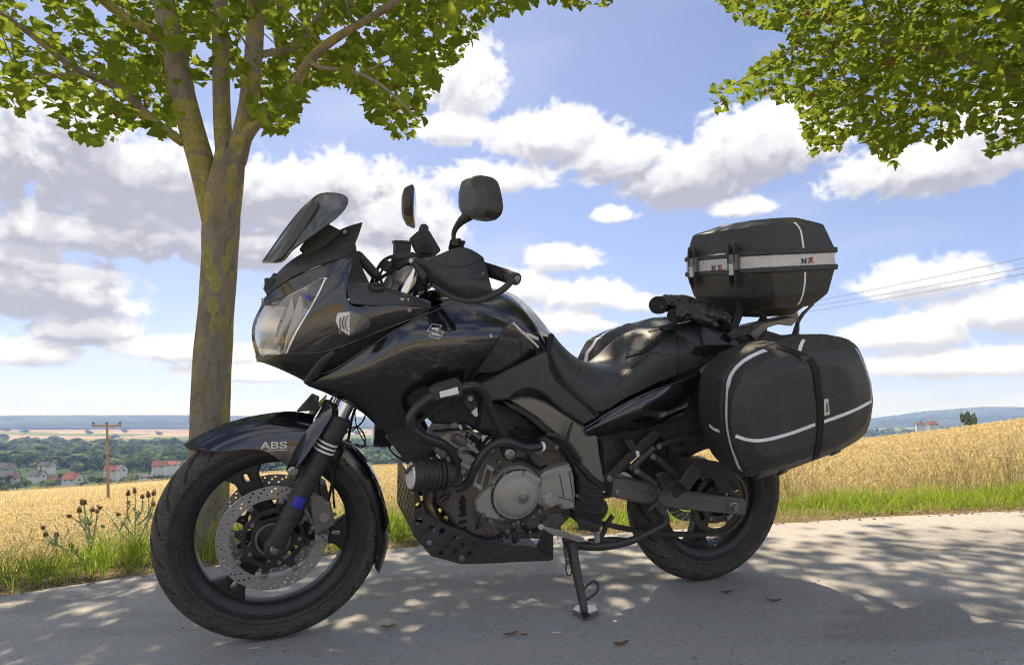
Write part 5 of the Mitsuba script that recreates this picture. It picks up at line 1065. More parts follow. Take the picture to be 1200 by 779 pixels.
part('engine__cover_edge', hp([(637, 558.5), (649, 552.5), (655, 555), (658, 551.5), (668, 546), (671, 550), (650, 558), (640, 562)], .150, .1655, .003), 'alloy_cover'); part('engine__cover_line', [tube([B(656, 556, .1632), B(661, 582, .1632)], .0018, 6, straight=True), tube([B(656, 582, .1632), B(673, 587, .1632)], .0018, 6, straight=True), tube([B(667, 552, .1632), B(672, 585, .1632)], .0018, 6, straight=True)], 'crankcase')
part('horn_grille', plate(pp([(511, 588), (523, 580), (533, 583), (536, 596), (532, 606), (528, 604)], .105), .09, .096, .001), 'black_ink')
part('horn_grille__mesh', cat([tube([B(511 + 4.2 * k, 587 - 2.0 * min(k, 3), .098), B(528 + 1.4 * k, 604 - 1.6 * k, .098)], .0016, 6, straight=True) for k in range(5)] + [tube([B(512 + 4 * k, 588 + 4 * k, .099), B(524 + 3 * k, 580 + 4.5 * k, .099)], .0016, 6, straight=True) for k in range(5)]), 'alloy_dark')
part('radiator', plate(pp([(452, 508), (480, 500), (500, 505), (505, 520), (500, 560), (488, 560)], .12), -.14, .12, .006), 'matte_plastic')
rad = B(470, 520, .12)
# crash bars
R_ = .0135
bars = cat(tube([B(553, 453, .255), B(537, 455, .27), B(514, 461, .28), B(494, 472, .285), B(481.5, 489, .285), B(485, 504, .28), B(504, 515, .265), B(523, 523, .245), B(532, 535, .225), B(535, 550, .205), B(532, 566, .185)], R_, 14, seg=70),
           tube([B(538, 455, .27), B(556, 452, .262), B(567, 461, .245), B(576, 482, .23), B(586, 502, .22), B(592, 520, .20)], R_, 14, seg=40),
           tube([B(534, 572, .19), B(545, 568, .20), B(553, 556, .212), B(562, 538, .222), B(573, 524, .226), B(588, 517.5, .226), B(602, 520, .222), B(616, 524.5, .212), B(637, 522, .195)], R_, 14, seg=60))
part('crash_bar', bars, 'crash_bar_paint'); part('crash_bar', mirror(bars), 'crash_bar_paint')
part('crash_bar__clamp', plate(pp([(504, 458), (510, 452), (536, 444), (541, 448), (543, 462), (540, 465), (509, 470)], .295), .262, .298, .005, holes=[pp([(513, 453), (514, 455), (512, 456)], .295), pp([(518, 452), (530, 448), (531, 450), (519, 454.5)], .295)]), 'matte_plastic')
part('crash_bar__reflector', plate(pp([(515, 459), (536, 453.5), (538, 461), (516, 466)], .300), .295, .3015, .0008), 'white_tape')
part('crash_bar__tape', tube([B(633.5, 523, .198), B(636.5, 522.6, .196)], R_ + .001, 16, straight=True), 'white_tape')
part('crash_bar__mount', list_(plate(pp([(634, 516), (642, 512), (656, 522), (654, 528), (640, 530)], .2), .168, .192, .004), plate(pp([(545, 462), (556, 461), (560, 476), (552, 484), (544, 473)], .21), .19, .21, .003), plate(pp([(588, 526), (596, 520), (606, 528), (604, 540), (594, 540)], .2), .16, .2, .005)), 'matte_plastic')
part('crash_bar__bolt', cat(button(B(597, 531.5, .2), .016, .006, n=24), button(B(597, 531.5, .205), .010, .005, n=6)), 'steel'); part('crash_bar__bolt', button(B(551, 467, .21), .008, .004), 'steel'); part('crash_bar__bolt', button(B(652, 524, .192), .008, .005), 'alloy_dark')
part('crash_bar__brake_reservoir', hull([B(551, 479, .20), B(557, 478, .20), B(558, 486, .2)], .006), 'white_tape')
part('shift_linkage', cat(tube([B(640, 508, .19), B(660, 515, .19), B(680, 540, .185)], .008, 10), tube([B(664, 516, .195), B(668, 502, .2), B(671, 494, .2)], [.007, .005, .004], 8)), 'satin_plastic')
# auxiliary lamps
def aux_lamp(c, u, r, s, L):
    u = np.array(u) / np.linalg.norm(u)
    part('auxiliary_lamp__housing', tube([c - u * L, c - u * L * .9, c - u * L * .45, c + u * .0, c + u * .006], [r * .55, r * .8, r * .97, r, r * .93], 22, straight=True), 'matte_plastic')
    part('auxiliary_lamp__lens', tube([c + u * .004, c + u * .010], [r * .86, r * .80], 22, straight=True), 'signal_lens')
    part('auxiliary_lamp__fin', cat([tube([c - u * (.02 + .014 * k), c - u * (.025 + .014 * k)], r * 1.03, 22, straight=True) for k in range(int((L - .03) / .014))]), 'matte_plastic')


aux_lamp(B(484, 557, .235), (.97, .13, .06), .045, 1, .125); aux_lamp(B(440, 510, -.22), (.93, -.05, .05), .040, -1, .075)
part('auxiliary_lamp__clip', list_(tube([B(476, 555, .25), B(480, 549, .25), B(488, 544, .25), B(498, 542, .25)], .005, 8), tube([B(520, 557, .2), B(532, 560, .2)], .012, 10, straight=True), hull([B(522, 548, .2), B(540, 557, .2), B(524, 566, .2), B(538, 566, .2)], .008)), 'matte_plastic')
part('lamp_bracket', list_(plate(pp([(455, 504), (484, 534), (482, 545), (476, 541), (452, 512)], -.1), -.105, -.1, .001), plate(pp([(477, 507), (480, 507), (486, 536), (485, 546), (481, 540)], -.06), -.066, -.06, .001)), 'bronze')
part('cable', tube([B(452, 512, -.15), B(458, 528, -.12), B(474, 540, -.1)], .003, 8), 'rubber'); part('cable', tube([B(505, 530, .15), B(510, 538, .2), B(518, 545, .2), B(524, 556, .2)], .0045, 8), 'rubber')
# skid plate
sk = sg.Polygon(pp([(487, 568.5), (493, 585), (500, 602), (522, 614), (545, 622), (566, 636), (600, 639), (622, 640), (648, 655), (645, 656.5), (570, 660), (541, 660.5), (506, 651), (486, 628), (486, 600)], .155))
hs = [(490.5, 592, 3.2), (506, 620, 3.6), (497, 626, 3.2), (512, 629, 3.2), (518, 622, 3.2), (502, 638, 3.4), (517, 647, 3.2), (533, 646, 3.2), (541, 654, 3.6), (550, 648, 3), (524, 640, 2.6), (534, 630, 3.0), (542, 638, 3.0), (557, 637, 3.0), (491, 611, 3.4)]
for x, y, r in hs: sk = sk.difference(circle(r / 335, 14, tuple(B(x, y, .155)[[0, 2]])))
f0 = sg.Polygon(pp([(474, 570), (487, 568.5), (486, 628), (469, 609)], .13))
skm = cat(plate(sk, .152, .156, .001), mirror(plate(sk, .152, .156, .001)))
a, b, c, d = B(487, 568.5, .154), B(486, 628, .154), B(506, 651, .154), B(541, 660.5, .154); e = B(645, 656.5, .154)


def sheet_y(p, q, yw=.154, th=.004):
    """A flat plate across the machine between two points of its left edge."""
    n = np.cross(q - p, [0, 1, 0]); n /= np.linalg.norm(n); return p, q, n


front_holes = [(475, 597, 2.6), (480, 601, 2.4), (473, 605, 2.4), (478, 609, 2.6), (484, 604, 2.3), (476.5, 590, 2.2), (483, 614, 2.6), (482, 576, 2.6), (477, 575, 2.2)]
P0, P1 = a, b; wv = np.array([0, 1, 0]); uvec = (P1 - P0); UL = np.linalg.norm(uvec); uvec /= UL; nn = np.cross(wv, uvec)
fl = sg.box(-.150, 0, .150, UL)
for kx in range(-6, 7):
    for kz in range(1, 6):
        if (kx + kz) % 2 == 0: fl = fl.difference(circle(.0085, 12, (.020 * kx, UL * (.18 + .145 * kz))))
fp = plate(fl, -.002, .002, .0008); fv = np.array(fp.vertices)
skm2 = TM(P0 * [1, 0, 1] + fv[:, :1] * wv + fv[:, 2:] * uvec + fv[:, 1:2] * nn, fp.faces)
bot = [plate([(0, -.151), (np.linalg.norm(q - p), -.151), (np.linalg.norm(q - p), .151), (0, .151)], -.002, .002, .0005) for p, q in ((b, c), (c, d), (d, e))]
bm = []
for mpl, (p, q) in zip(bot, ((b, c), (c, d), (d, e))):
    u_ = (q - p) / np.linalg.norm(q - p); n_ = np.cross(u_, wv); v_ = np.array(mpl.vertices); bm.append(TM(p * [1, 0, 1] + v_[:, :1] * u_ + v_[:, 2:] * wv + v_[:, 1:2] * n_, mpl.faces))
part('skid_plate', cat(skm, skm2, *bm), 'black_metal', 30)
part('skid_plate__bracket', cat(plate(pp([(637, 622), (648, 622), (648, 655), (642, 655), (628, 640)], .12), .118, .124, .001), hull([B(622, 640, .12), B(644, 652, .12)], .003)), 'black_metal')
part('skid_plate__bolt', cat(button(B(503, 636, .156), .008, .003), button(B(541, 654, .150), .010, .003)), 'steel')
# side stand, foot controls
ft = w2b(G(686, 721)); tp = B(669, 636, .13); fmid = ft + (tp - ft) * .04
part('side_stand', cat(tube([tp, tp + (ft - tp) * .3, tp + (ft - tp) * .96], [.019, .016, .0125], 14, straight=True), hull([B(662, 632, .12), B(676, 632, .12), B(669, 645, .13), B(664, 640, .10)], .010)), 'black_metal')
gn = np.array([GN @ BF, GN @ BL, GN @ BU])


def gb(px, py, h=0.0): return w2b(G(px, py, h))


part('side_stand__foot', hull([gb(672, 719, .003), gb(677, 714.5, .003), gb(697, 714, .003), gb(700.5, 720, .003), gb(687, 726, .003)] + [gb(672, 719, .003) + gn * .014, gb(677, 714.5, .003) + gn * .014, gb(697, 714, .003) + gn * .014, gb(700.5, 720, .003) + gn * .014, gb(687, 726, .003) + gn * .014], .002), 'steel')
part('side_stand__foot_pad', hull([gb(684, 723, .018) , gb(691, 721, .018), gb(689, 718, .018), gb(681, 718, .018)], .003), 'rubber')
lat = lambda py: tp[1] + (ft[1] - tp[1]) * (py - 636) / (721 - 636)
part('side_stand__loop', tube([B(684, 690, lat(690)), B(690, 684, lat(686)), B(696, 680.5, lat(683)), B(700.5, 684, lat(686)), B(700.5, 691, lat(692)), B(695, 697, lat(697)), B(687.5, 702, lat(702))], .0045, 9, seg=40), 'black_metal')
sp0, sp1 = B(663, 640, .145), B(667, 671, .165); tt = np.linspace(0, 1, 160); axs = (sp1 - sp0) / np.linalg.norm(sp1 - sp0); e1 = np.cross(axs, [0, 1, 0]); e1 /= np.linalg.norm(e1); e2 = np.cross(axs, e1)
part('side_stand__spring', tube(sp0 + tt[:, None] * (sp1 - sp0) * .7 + .0085 * (np.cos(tt * 60)[:, None] * e1 + np.sin(tt * 60)[:, None] * e2), .0022, 5, straight=True), 'black_metal')
part('side_stand__spring_hook', tube([sp0 + (sp1 - sp0) * .68 + e1 * .008, sp1 + e1 * .008, sp1 + axs * .008, sp1 - e1 * .008, sp0 + (sp1 - sp0) * .7 - e1 * .008], .0026, 6), 'black_metal')
part('shift_lever', cat(hull([B(635, 617, .19), B(650, 621, .19), B(683, 631, .17), B(680, 634, .17), B(646, 624, .19)], .004), tube([B(634, 617, .18), B(634, 617, .235)], .009, 12, straight=True)), 'alloy_cover')
part('foot_peg', cat(hull([B(676, 606, .17), B(690, 610, .17), B(703, 616, .17), B(700, 620, .17), B(680, 619, .17), B(678, 610, .25), B(700, 616, .25), B(682, 619, .25)], .005)), 'matte_plastic')
part('foot_peg__bracket', cat(tube([B(699, 622, .17), B(700, 634, .17)], .009, 12, straight=True), hull([B(680, 619, .18), B(703, 617, .18), B(703, 619, .18)], .004)), 'alloy_cover')
part('centre_stand', cat(tube([B(676, 638, .11), B(700, 640, .125), B(725, 637, .14), B(748, 630, .15), B(768, 620, .15), B(780, 612, .15), B(779, 602, .145), B(770, 590, .13), B(764, 580, .12)], [.015, .015, .014, .013, .012, .013, .013, .012, .012], 14, seg=60), tube([B(702, 634, .1), B(712, 612, .1), B(718, 604, .1)], .009, 10, straight=True), tube([B(690, 634, .1), B(720, 632, .11), B(742, 634, .13)], .010, 10)), 'black_metal')

# ------------------------------------------------------------------ rear end: swingarm, chain, pegs, rack
sw = pp([(718, 559), (735, 559), (767, 568), (803, 576.5), (874, 585), (876, 590), (873, 604.5), (853, 602.5), (778, 595), (735, 586.5), (716, 582)], .135)
for s in (1, -1):
    m = plate(sw, .098, .135, .006); part('swingarm', m if s > 0 else mirror(m), 'alloy_dark')
part('swingarm__cross_beam', plate(pp([(718, 560), (735, 560), (760, 568), (760, 590), (735, 586), (718, 582)], .1), -.1, .1, .008), 'alloy_dark')
part('swingarm__axle_plate', plate(pp([(853, 586), (869, 588), (868, 602), (852, 600)], .138), .134, .139, .001), 'alloy_dark')
part('swingarm__axle_nut', cat(button(B(859.5, 594, .138), .019, .005, n=24), button(B(859.5, 594, .142), .0135, .012, n=6)), 'steel')
part('swingarm__bolt', button(B(724.5, 577, .135), .012, .006, n=18), 'steel')
part('swingarm__rib', cat(tube([B(740, 573, .135), B(800, 583, .136), B(868, 590, .136)], .0025, 6, straight=True), tube([B(737, 583, .135), B(800, 594, .136), B(850, 600, .136)], .0025, 6, straight=True)), 'alloy_dark')
cg = sg.Polygon(pp([(752, 549), (779, 536), (800, 534), (856, 543), (860, 553), (855, 577), (843, 578), (836, 562), (825, 555), (812, 560), (800, 572), (775, 572)], .12)); part('chain_guard', plate(cg, .116, .121, .001), 'satin_plastic')
part('chain_guard__bolt', button(B(851, 579, .121), .007, .004), 'steel')
# chain: rollers and side plates along the run round the two sprockets
fs = np.array([.50, .0, .330]); rf, rr_ = .043, .1165; yv = .0855
path = []
dvec = np.array([fs[0] - RA[0], fs[2] - RA[2]]); D = np.linalg.norm(dvec); base = math.atan2(dvec[1], dvec[0]); al = math.acos((rr_ - rf) / D)
top_r, bot_r = base + al, base - al
for t in np.linspace(top_r, bot_r + 2 * np.pi, 60): path.append((RA[0] + rr_ * math.cos(t), RA[2] + rr_ * math.sin(t)))
p_end = np.array([fs[0] + rf * math.cos(bot_r), fs[2] + rf * math.sin(bot_r)]); p_beg = np.array(path[-1])
for t in np.linspace(0, 1, 30)[1:-1]: q = p_beg * (1 - t) + p_end * t; path.append((q[0], q[1] - .018 * math.sin(math.pi * t)))
for t in np.linspace(bot_r, top_r, 14): path.append((fs[0] + rf * math.cos(t), fs[2] + rf * math.sin(t)))
path = np.array(path + [path[0]]); sl = np.r_[0, np.cumsum(np.linalg.norm(np.diff(path, axis=0), axis=1))]; nl = int(round(sl[-1] / .015875 / 2)) * 2
ss = np.linspace(0, sl[-1], nl + 1)[:-1]; cp = np.stack([np.interp(ss, sl, path[:, k]) for k in (0, 1)], 1); links = []
for k in range(nl):
    p, q = cp[k], cp[(k + 1) % nl]; o = .0095 if k % 2 else .0075; u = (q - p) / np.linalg.norm(q - p); ca_, sa_ = u
    out = sg.LineString([p, q]).buffer(.0072, 3)
    for s in (1, -1): links.append(plate(out, yv + s * o - .0007, yv + s * o + .0007, .0003))
    links.append(tube([[p[0], yv - .0085, p[1]], [p[0], yv + .0105, p[1]]], .0038, 7, straight=True))
part('chain', cat(links), 'chain_steel', 30); labels[f'{M}__chain'] = {'kind': 'stuff'}
part('engine__front_sprocket', plate(shift2(circle(.041, 32), fs), .080, .090, .002), 'chain_steel')
br = cat(tube([B(707, 561, .16), B(722, 548, .165), B(742, 530, .17), B(764, 507, .175)], .011, 10, straight=True), tube([B(735, 545, .165), B(757, 530, .17)], .010, 10, straight=True))
part('peg_hanger', list_(plate(pp([(704, 558), (712, 556), (750, 518), (768, 504), (774, 508), (770, 516), (744, 538), (716, 563), (708, 566)], .165), .15, .165, .003), plate(pp([(731, 516), (741, 514), (748, 526), (742, 532)], .17), .15, .168, .003)), 'matte_plastic')
part('peg_hanger__tube', list_(tube([B(740, 545, .17), B(752, 556, .18), B(769, 567, .19)], .0125, 12, straight=True), tube([B(762, 531, .17), B(780, 546, .18), B(800, 562, .19)], .0125, 12, straight=True), tube([B(738, 550, .17), B(766, 524, .17)], .012, 12, straight=True)), 'black_metal')
part('peg_hanger__bolt', button(B(714, 560, .165), .011, .008, n=16), 'steel'); part('peg_hanger__bolt', button(B(765, 535, .185), .010, .006), 'alloy_dark'); part('peg_hanger__bolt', button(B(746, 552, .185), .010, .006), 'alloy_dark'); part('peg_hanger__bolt', button(B(772, 523, .182), .010, .006), 'alloy_dark')
part('peg_hanger__tape', plate(pp([(745, 529), (749, 528), (750, 534), (747, 535)], .17), .164, .1695, .001), 'white_tape')
part('passenger_peg', cat(hull([B(797, 562, .18), B(811, 543, .18), B(819, 547, .18), B(816, 560, .18), B(806, 574, .18), B(797, 564, .27), B(811, 545, .27), B(817, 549, .27), B(814, 560, .27), B(805, 573, .27)], .005)), 'matte_plastic')
part('passenger_peg__rubber', cat([tube([B(801 + 3.6 * k, 563 - 4.8 * k, .272), B(806 + 3.4 * k, 569 - 5 * k, .272)], .003, 6, straight=True) for k in range(4)]), 'rubber')
part('passenger_peg__joint', list_(hull([B(770, 556, .17), B(783, 552, .17), B(790, 566, .18), B(778, 572, .18)], .008), hull([B(784, 568, .19), B(798, 560, .19), B(803, 573, .19), B(792, 581, .19)], .006), tube([B(766, 583, .16), B(774, 572, .17)], .010, 10, straight=True)), 'black_metal')
part('peg_hanger__lower_rod', cat(tube([B(766, 590, .15), B(758, 602, .15), B(766, 590, .15), B(778, 604, .15)], .006, 8, straight=True), tube([B(760, 598, .155), B(773, 585, .155)], .007, 8, straight=True)), 'black_metal')
part('subframe', list_(tube([B(772, 522, .165), B(800, 513, .165), B(834, 505, .165), B(870, 490, .16)], .011, 12), tube([B(772, 522, -.165), B(834, 505, -.165), B(870, 490, -.16)], .011, 12), tube([B(825, 498, .16), B(822, 470, .15), B(838, 455, .14)], .009, 12)), 'satin_plastic')
hug = [[[x, y, z] for x, z in [(RA[0] + .338 * math.cos(a), RA[2] + .338 * math.sin(a)) for a in np.radians([58, 75, 95, 112])]] for y in (.08, .03, -.03, -.08)]
part('rear_hugger', patch(hug, 10, 20, .004, (0, 0, 1)), 'satin_plastic')
rail = patch([[B(820, 432, .17), B(846, 414, .17), B(872, 402, .16)], [B(822, 437, .19), B(850, 420, .19), B(874, 405, .18)], [B(834, 438, .185), B(856, 424, .185), B(876, 409, .17)]], 8, 16, .01, (0, .8, .5))
part('grab_rail', rail, 'alloy_dark'); part('grab_rail', mirror(rail), 'alloy_dark')
part('rack__top_plate', hull([B(868, 382, .1), B(933, 367, .1), B(868, 382, -.1), B(933, 367, -.1), B(878, 388, .1), B(935, 372, .1)], .005), 'alloy_frame')
part('rack__wing', plate(pp([(879, 392), (893, 379), (930, 371), (936, 375), (928, 382), (912, 380), (900, 384), (886, 399)], .15), .11, .15, .003), 'alloy_frame')
part('rack__support', list_(tube([B(880, 398, .13), B(888, 382, .11), B(894, 372, .1)], .010, 10), tube([B(952, 356, -.08), B(938, 372, -.09), B(930, 392, -.1)], .008, 10), tube([B(934, 374, .1), B(934, 390, .1), B(925, 398, .12)], .007, 10), tube([B(880, 398, -.13), B(895, 372, -.1)], .010, 10)), 'black_metal')
part('rear_deck', hull([B(800, 392, .10), B(800, 392, -.10), B(880, 385, .12), B(880, 385, -.12), B(930, 400, .12), B(930, 400, -.1), B(840, 420, .14), B(840, 420, -.14), B(920, 430, .1), B(920, 430, -.1)], .01), 'matte_plastic')
tl_ = hull([[-.22, .06, .80], [-.22, -.06, .80], [-.24, .06, .74], [-.24, -.06, .74], [-.10, .06, .80], [-.10, -.06, .80]], .01)
part('tail_light', tl_, 'red_ink')
for s in (1, -1): part('pannier_frame', cat(tube([[.10, .20 * s, .86], [.0, .21 * s, .87], [-.20, .21 * s, .84], [-.22, .21 * s, .68], [-.05, .21 * s, .64], [.08, .20 * s, .72], [.10, .20 * s, .86]], .008, 10, seg=50), tube([[.07, .1 * s, .82], [.07, .20 * s, .84]], .008, 8, straight=True), tube([[-.12, .08 * s, .82], [-.12, .21 * s, .86]], .008, 8, straight=True)), 'black_metal')
part('rear_light_bracket', hull([[-.30, .07, .70], [-.30, -.07, .70], [-.36, .07, .50], [-.36, -.07, .50]], .004), 'matte_plastic')

# ------------------------------------------------------------------ handlebar, mirrors, hand guards
hb = [B(602, 326, .415), B(580, 319, .35), B(556, 318, .28), B(530, 318, .21), B(505, 318, .13), B(490, 322, .08)]
hbl = cat(tube(hb, .0112, 14, seg=40)); part('handlebar', cat(hbl, mirror(hbl), tube([hb[-1], hb[-1] * [1, -1, 1]], .0135, 14, straight=True)), 'black_metal')
gu = (hb[1] - hb[0]) / np.linalg.norm(hb[1] - hb[0])
grip = cat(tube([hb[0] + gu * .02, hb[0] + gu * .022, hb[0] + gu * .13, hb[0] + gu * .135], [.014, .0175, .0165, .02], 18, straight=True), *[tube([hb[0] + gu * (.03 + .012 * k), hb[0] + gu * (.034 + .012 * k)], .0185, 18, straight=True) for k in range(8)])
for s in (1, -1):
    f = (lambda m: m) if s > 0 else mirror
    part('handlebar__grip', f(grip), 'rubber')
    part('handlebar__bar_end', f(cat(tube([hb[0] - gu * .012, hb[0] + gu * .02], .0165, 18, straight=True))), 'matte_plastic'); part('handlebar__bar_end_screw', f(button(hb[0] - gu * .011, .010, .004, -gu)), 'steel')
    sh = patch([[B(488, 303, .175), B(508, 300.5, .215), B(532, 291, .265), B(550, 291.5, .30), B(566, 301, .335)], [B(486, 307, .175), B(504, 310, .225), B(530, 312, .285), B(551, 310, .330), B(570, 313, .360)], [B(490, 312, .175), B(506, 322, .235), B(528, 332, .305), B(551, 332, .362), B(575, 334, .395)], [B(495, 317, .175), B(509, 334, .230), B(530, 347, .290), B(552, 353, .345), B(578, 345, .395)]], 26, 30, .004, (.8, .5, 0))
    part('hand_guard__shell', f(sh), 'satin_plastic')
    part('hand_guard__brace', f(cat(tube([B(508, 334, .232), B(530, 347, .292), B(554, 352, .348), B(576, 346, .395), B(592, 337, .42), B(601, 326, .425)], [.007, .009, .010, .010, .010, .011], 12, seg=40, flat=.7))), 'satin_plastic')
    part('hand_guard__arm', f(cat(hull([B(483, 305, .165), B(488, 304, .165), B(500, 320, .20), B(497, 326, .2), B(490, 318, .17)], .006))), 'matte_plastic'); part('hand_guard__bolt', f(button(B(482.5, 305.5, .172), .008, .006, (.6, .8, 0))), 'steel')
    s_ = [strip([(504, 304), (517, 310), (530, 312.5), (545, 312), (556, 308), (567, 304)], sh, .003, .0012), strip([(547, 325), (558, 326.5), (572, 327)], sh, .003, .0012)]
    part('hand_guard__slit', f(cat([x for x in s_ if x is not None])), 'black_ink')
    part('hand_guard__screw', f(cat(button(B(496, 312, .19), .005, .004, (.7, .7, 0)), button(B(497, 321, .195), .005, .004, (.7, .7, 0)))), 'steel')
    part('brake_lever' if s < 0 else 'clutch_lever', f(tube([B(520, 312, .18) + [.03, 0, 0], B(548, 318, .26) + [.05, 0, 0], B(585, 322, .37) + [.04, 0, 0]], [.009, .007, .006], 10)), 'alloy_dark')
    part('switch_gear', f(cat(hull([B(505, 312, .13), B(520, 312, .19), B(508, 330, .13), B(520, 328, .19)], .014), hull([B(494, 318, .10), B(499, 316, .12), B(498, 330, .11)], .014))), 'matte_plastic')
    mo = [(548, 211.5), (555.5, 207), (564, 206), (577, 208.7), (583, 214), (586, 225), (589, 242), (588, 250), (581.5, 257), (571, 259.3), (559, 258), (549, 254), (544.5, 245), (544, 229)]
    mp = np.array([Bx(a, b, 1.03) for a, b in mo]); mc = mp.mean(0); ins = mc + (mp - mc) * .93
    head = hull(list(ins) + list(mc + (mp - mc) * .80 + [.022, 0, 0]) + list(mc + (mp - mc) * .5 + [.032, 0, 0]), .006, 1)
    if s < 0:
        tgt = B(484, 245, -.37) * [1, -1, 1]; ca2, sa2 = math.cos(math.radians(13)), math.sin(math.radians(13)); Rz = np.array([[ca2, -sa2, 0], [sa2, ca2, 0], [0, 0, 1]]); turn = lambda v: (np.asarray(v) - mc) @ Rz.T + tgt
        head = TM(turn(head.vertices), head.faces)
    part('mirror__shell', f(soft(head, .006, 14)), 'case_plastic', True); gl = mc + (mp - mc) * .86 + [-.0068, 0, 0]; k = len(gl); gc_ = mc - [.0088, 0, 0]; dv_ = np.array([.002, 0, 0])
    if s < 0: gl, gc_, dv_ = turn(gl), turn(gc_), Rz @ dv_
    part('mirror__glass', f(TM(np.concatenate([gl, gl - dv_, [gc_]]), [(2 * k, (i + 1) % k + k, i + k) for i in range(k)] + [(i, (i + 1) % k, (i + 1) % k + k) for i in range(k)] + [(i, (i + 1) % k + k, i + k) for i in range(k)])), 'chrome', False)
    part('mirror__stalk', f(cat(tube([B(533, 287, .225), B(531.5, 276, .232), B(534, 268, .245), B(541, 259, .27), B(551, 251, .30)], [.0065, .0065, .008, .0125, .017], 12, seg=30), tube([B(533, 287, .225), B(534, 280, .225)], [.011, .008], 12, straight=True))), 'matte_plastic')
    part('mirror__boot', f(cat(hull([B(528, 291, .21), B(542, 292, .21), B(530, 283, .22), B(538, 282, .22)], .007), hull([B(540, 289, .22), B(543, 284, .22)], .006))), 'rubber')
part('throttle_housing', cat(hull([B(483, 281, -.22), B(491, 274, -.22), B(501, 273, -.26), B(513, 293, -.28), B(505, 300, -.26), B(491, 298, -.22)], .010)), 'matte_plastic')
part('fluid_reservoir', cat(rbox(B(471, 292, -.12), (.052, .05, .05), .006), rbox(B(471, 284, -.12), (.058, .056, .010), .003)), 'matte_plastic')
part('clutch_clamp', cat(tube([B(464, 306, .02), B(484, 303, .08)], .020, 14, straight=True), hull([B(468, 312, .05), B(484, 308, .1)], .014)), 'matte_plastic')
yk = lambda s: cat(tube([B(466, 340, .1 * s), B(474, 316, .1 * s)], .026, 16, straight=True))
tr = [B(478, 318, .10) * [1, s, 1] for s in (1, -1)]
part('fork_yoke', list_(hull([tr[0], tr[1], tr[0] - fu * .03, tr[1] - fu * .03, (tr[0] + tr[1]) / 2 + [-.04, 0, .0]], .018), hull([fb + fu * .10, (fb + fu * .10) * [1, -1, 1], fb + fu * .13, (fb + fu * .13) * [1, -1, 1]], .026)), 'alloy_cover')
for k, (a, b, l) in enumerate((((464, 319), (455, 342), -.02), ((477, 317), (468, 344), .06))): part('bar_riser', tube([B(*a, l), B(*b, l)], [.020, .026], 16, straight=True), 'alloy_cover')
part('instrument_panel', hull([B(420, 300, .09), B(440, 322, .09), B(420, 300, -.09), B(440, 322, -.09)], .015), 'matte_plastic')
part('cable', list_(tube([B(484, 306, .12), B(470, 312, .13), B(452, 322, .12), B(438, 332, .10), B(425, 345, .08)], .005, 8), tube([B(462, 300, -.1), B(450, 305, -.08), B(440, 320, -.05), B(434, 335, 0)], .0055, 8), tube([B(497, 330, .1), B(499, 340, .09), B(494, 350, .07)], .004, 8), tube([B(456, 310, -.06), B(447, 318, -.05), B(448, 333, .02)], .004, 8), tube([B(478, 332, .1), B(488, 338, .11), B(484, 348, .09)], .007, 8), tube([B(502, 349, .1), B(506, 342, .1), B(516, 343, .1)], .0045, 8)), 'rubber')
part('ignition_switch', cat(tube([B(480, 330, .04), B(490, 322, .04)], .022, 14, straight=True), tube([B(452, 318, .02), B(458, 308, .02)], .020, 12, straight=True)), 'matte_plastic')
tag(M, 'black touring motorcycle leaning on its side stand on the asphalt road', 'motorcycle')

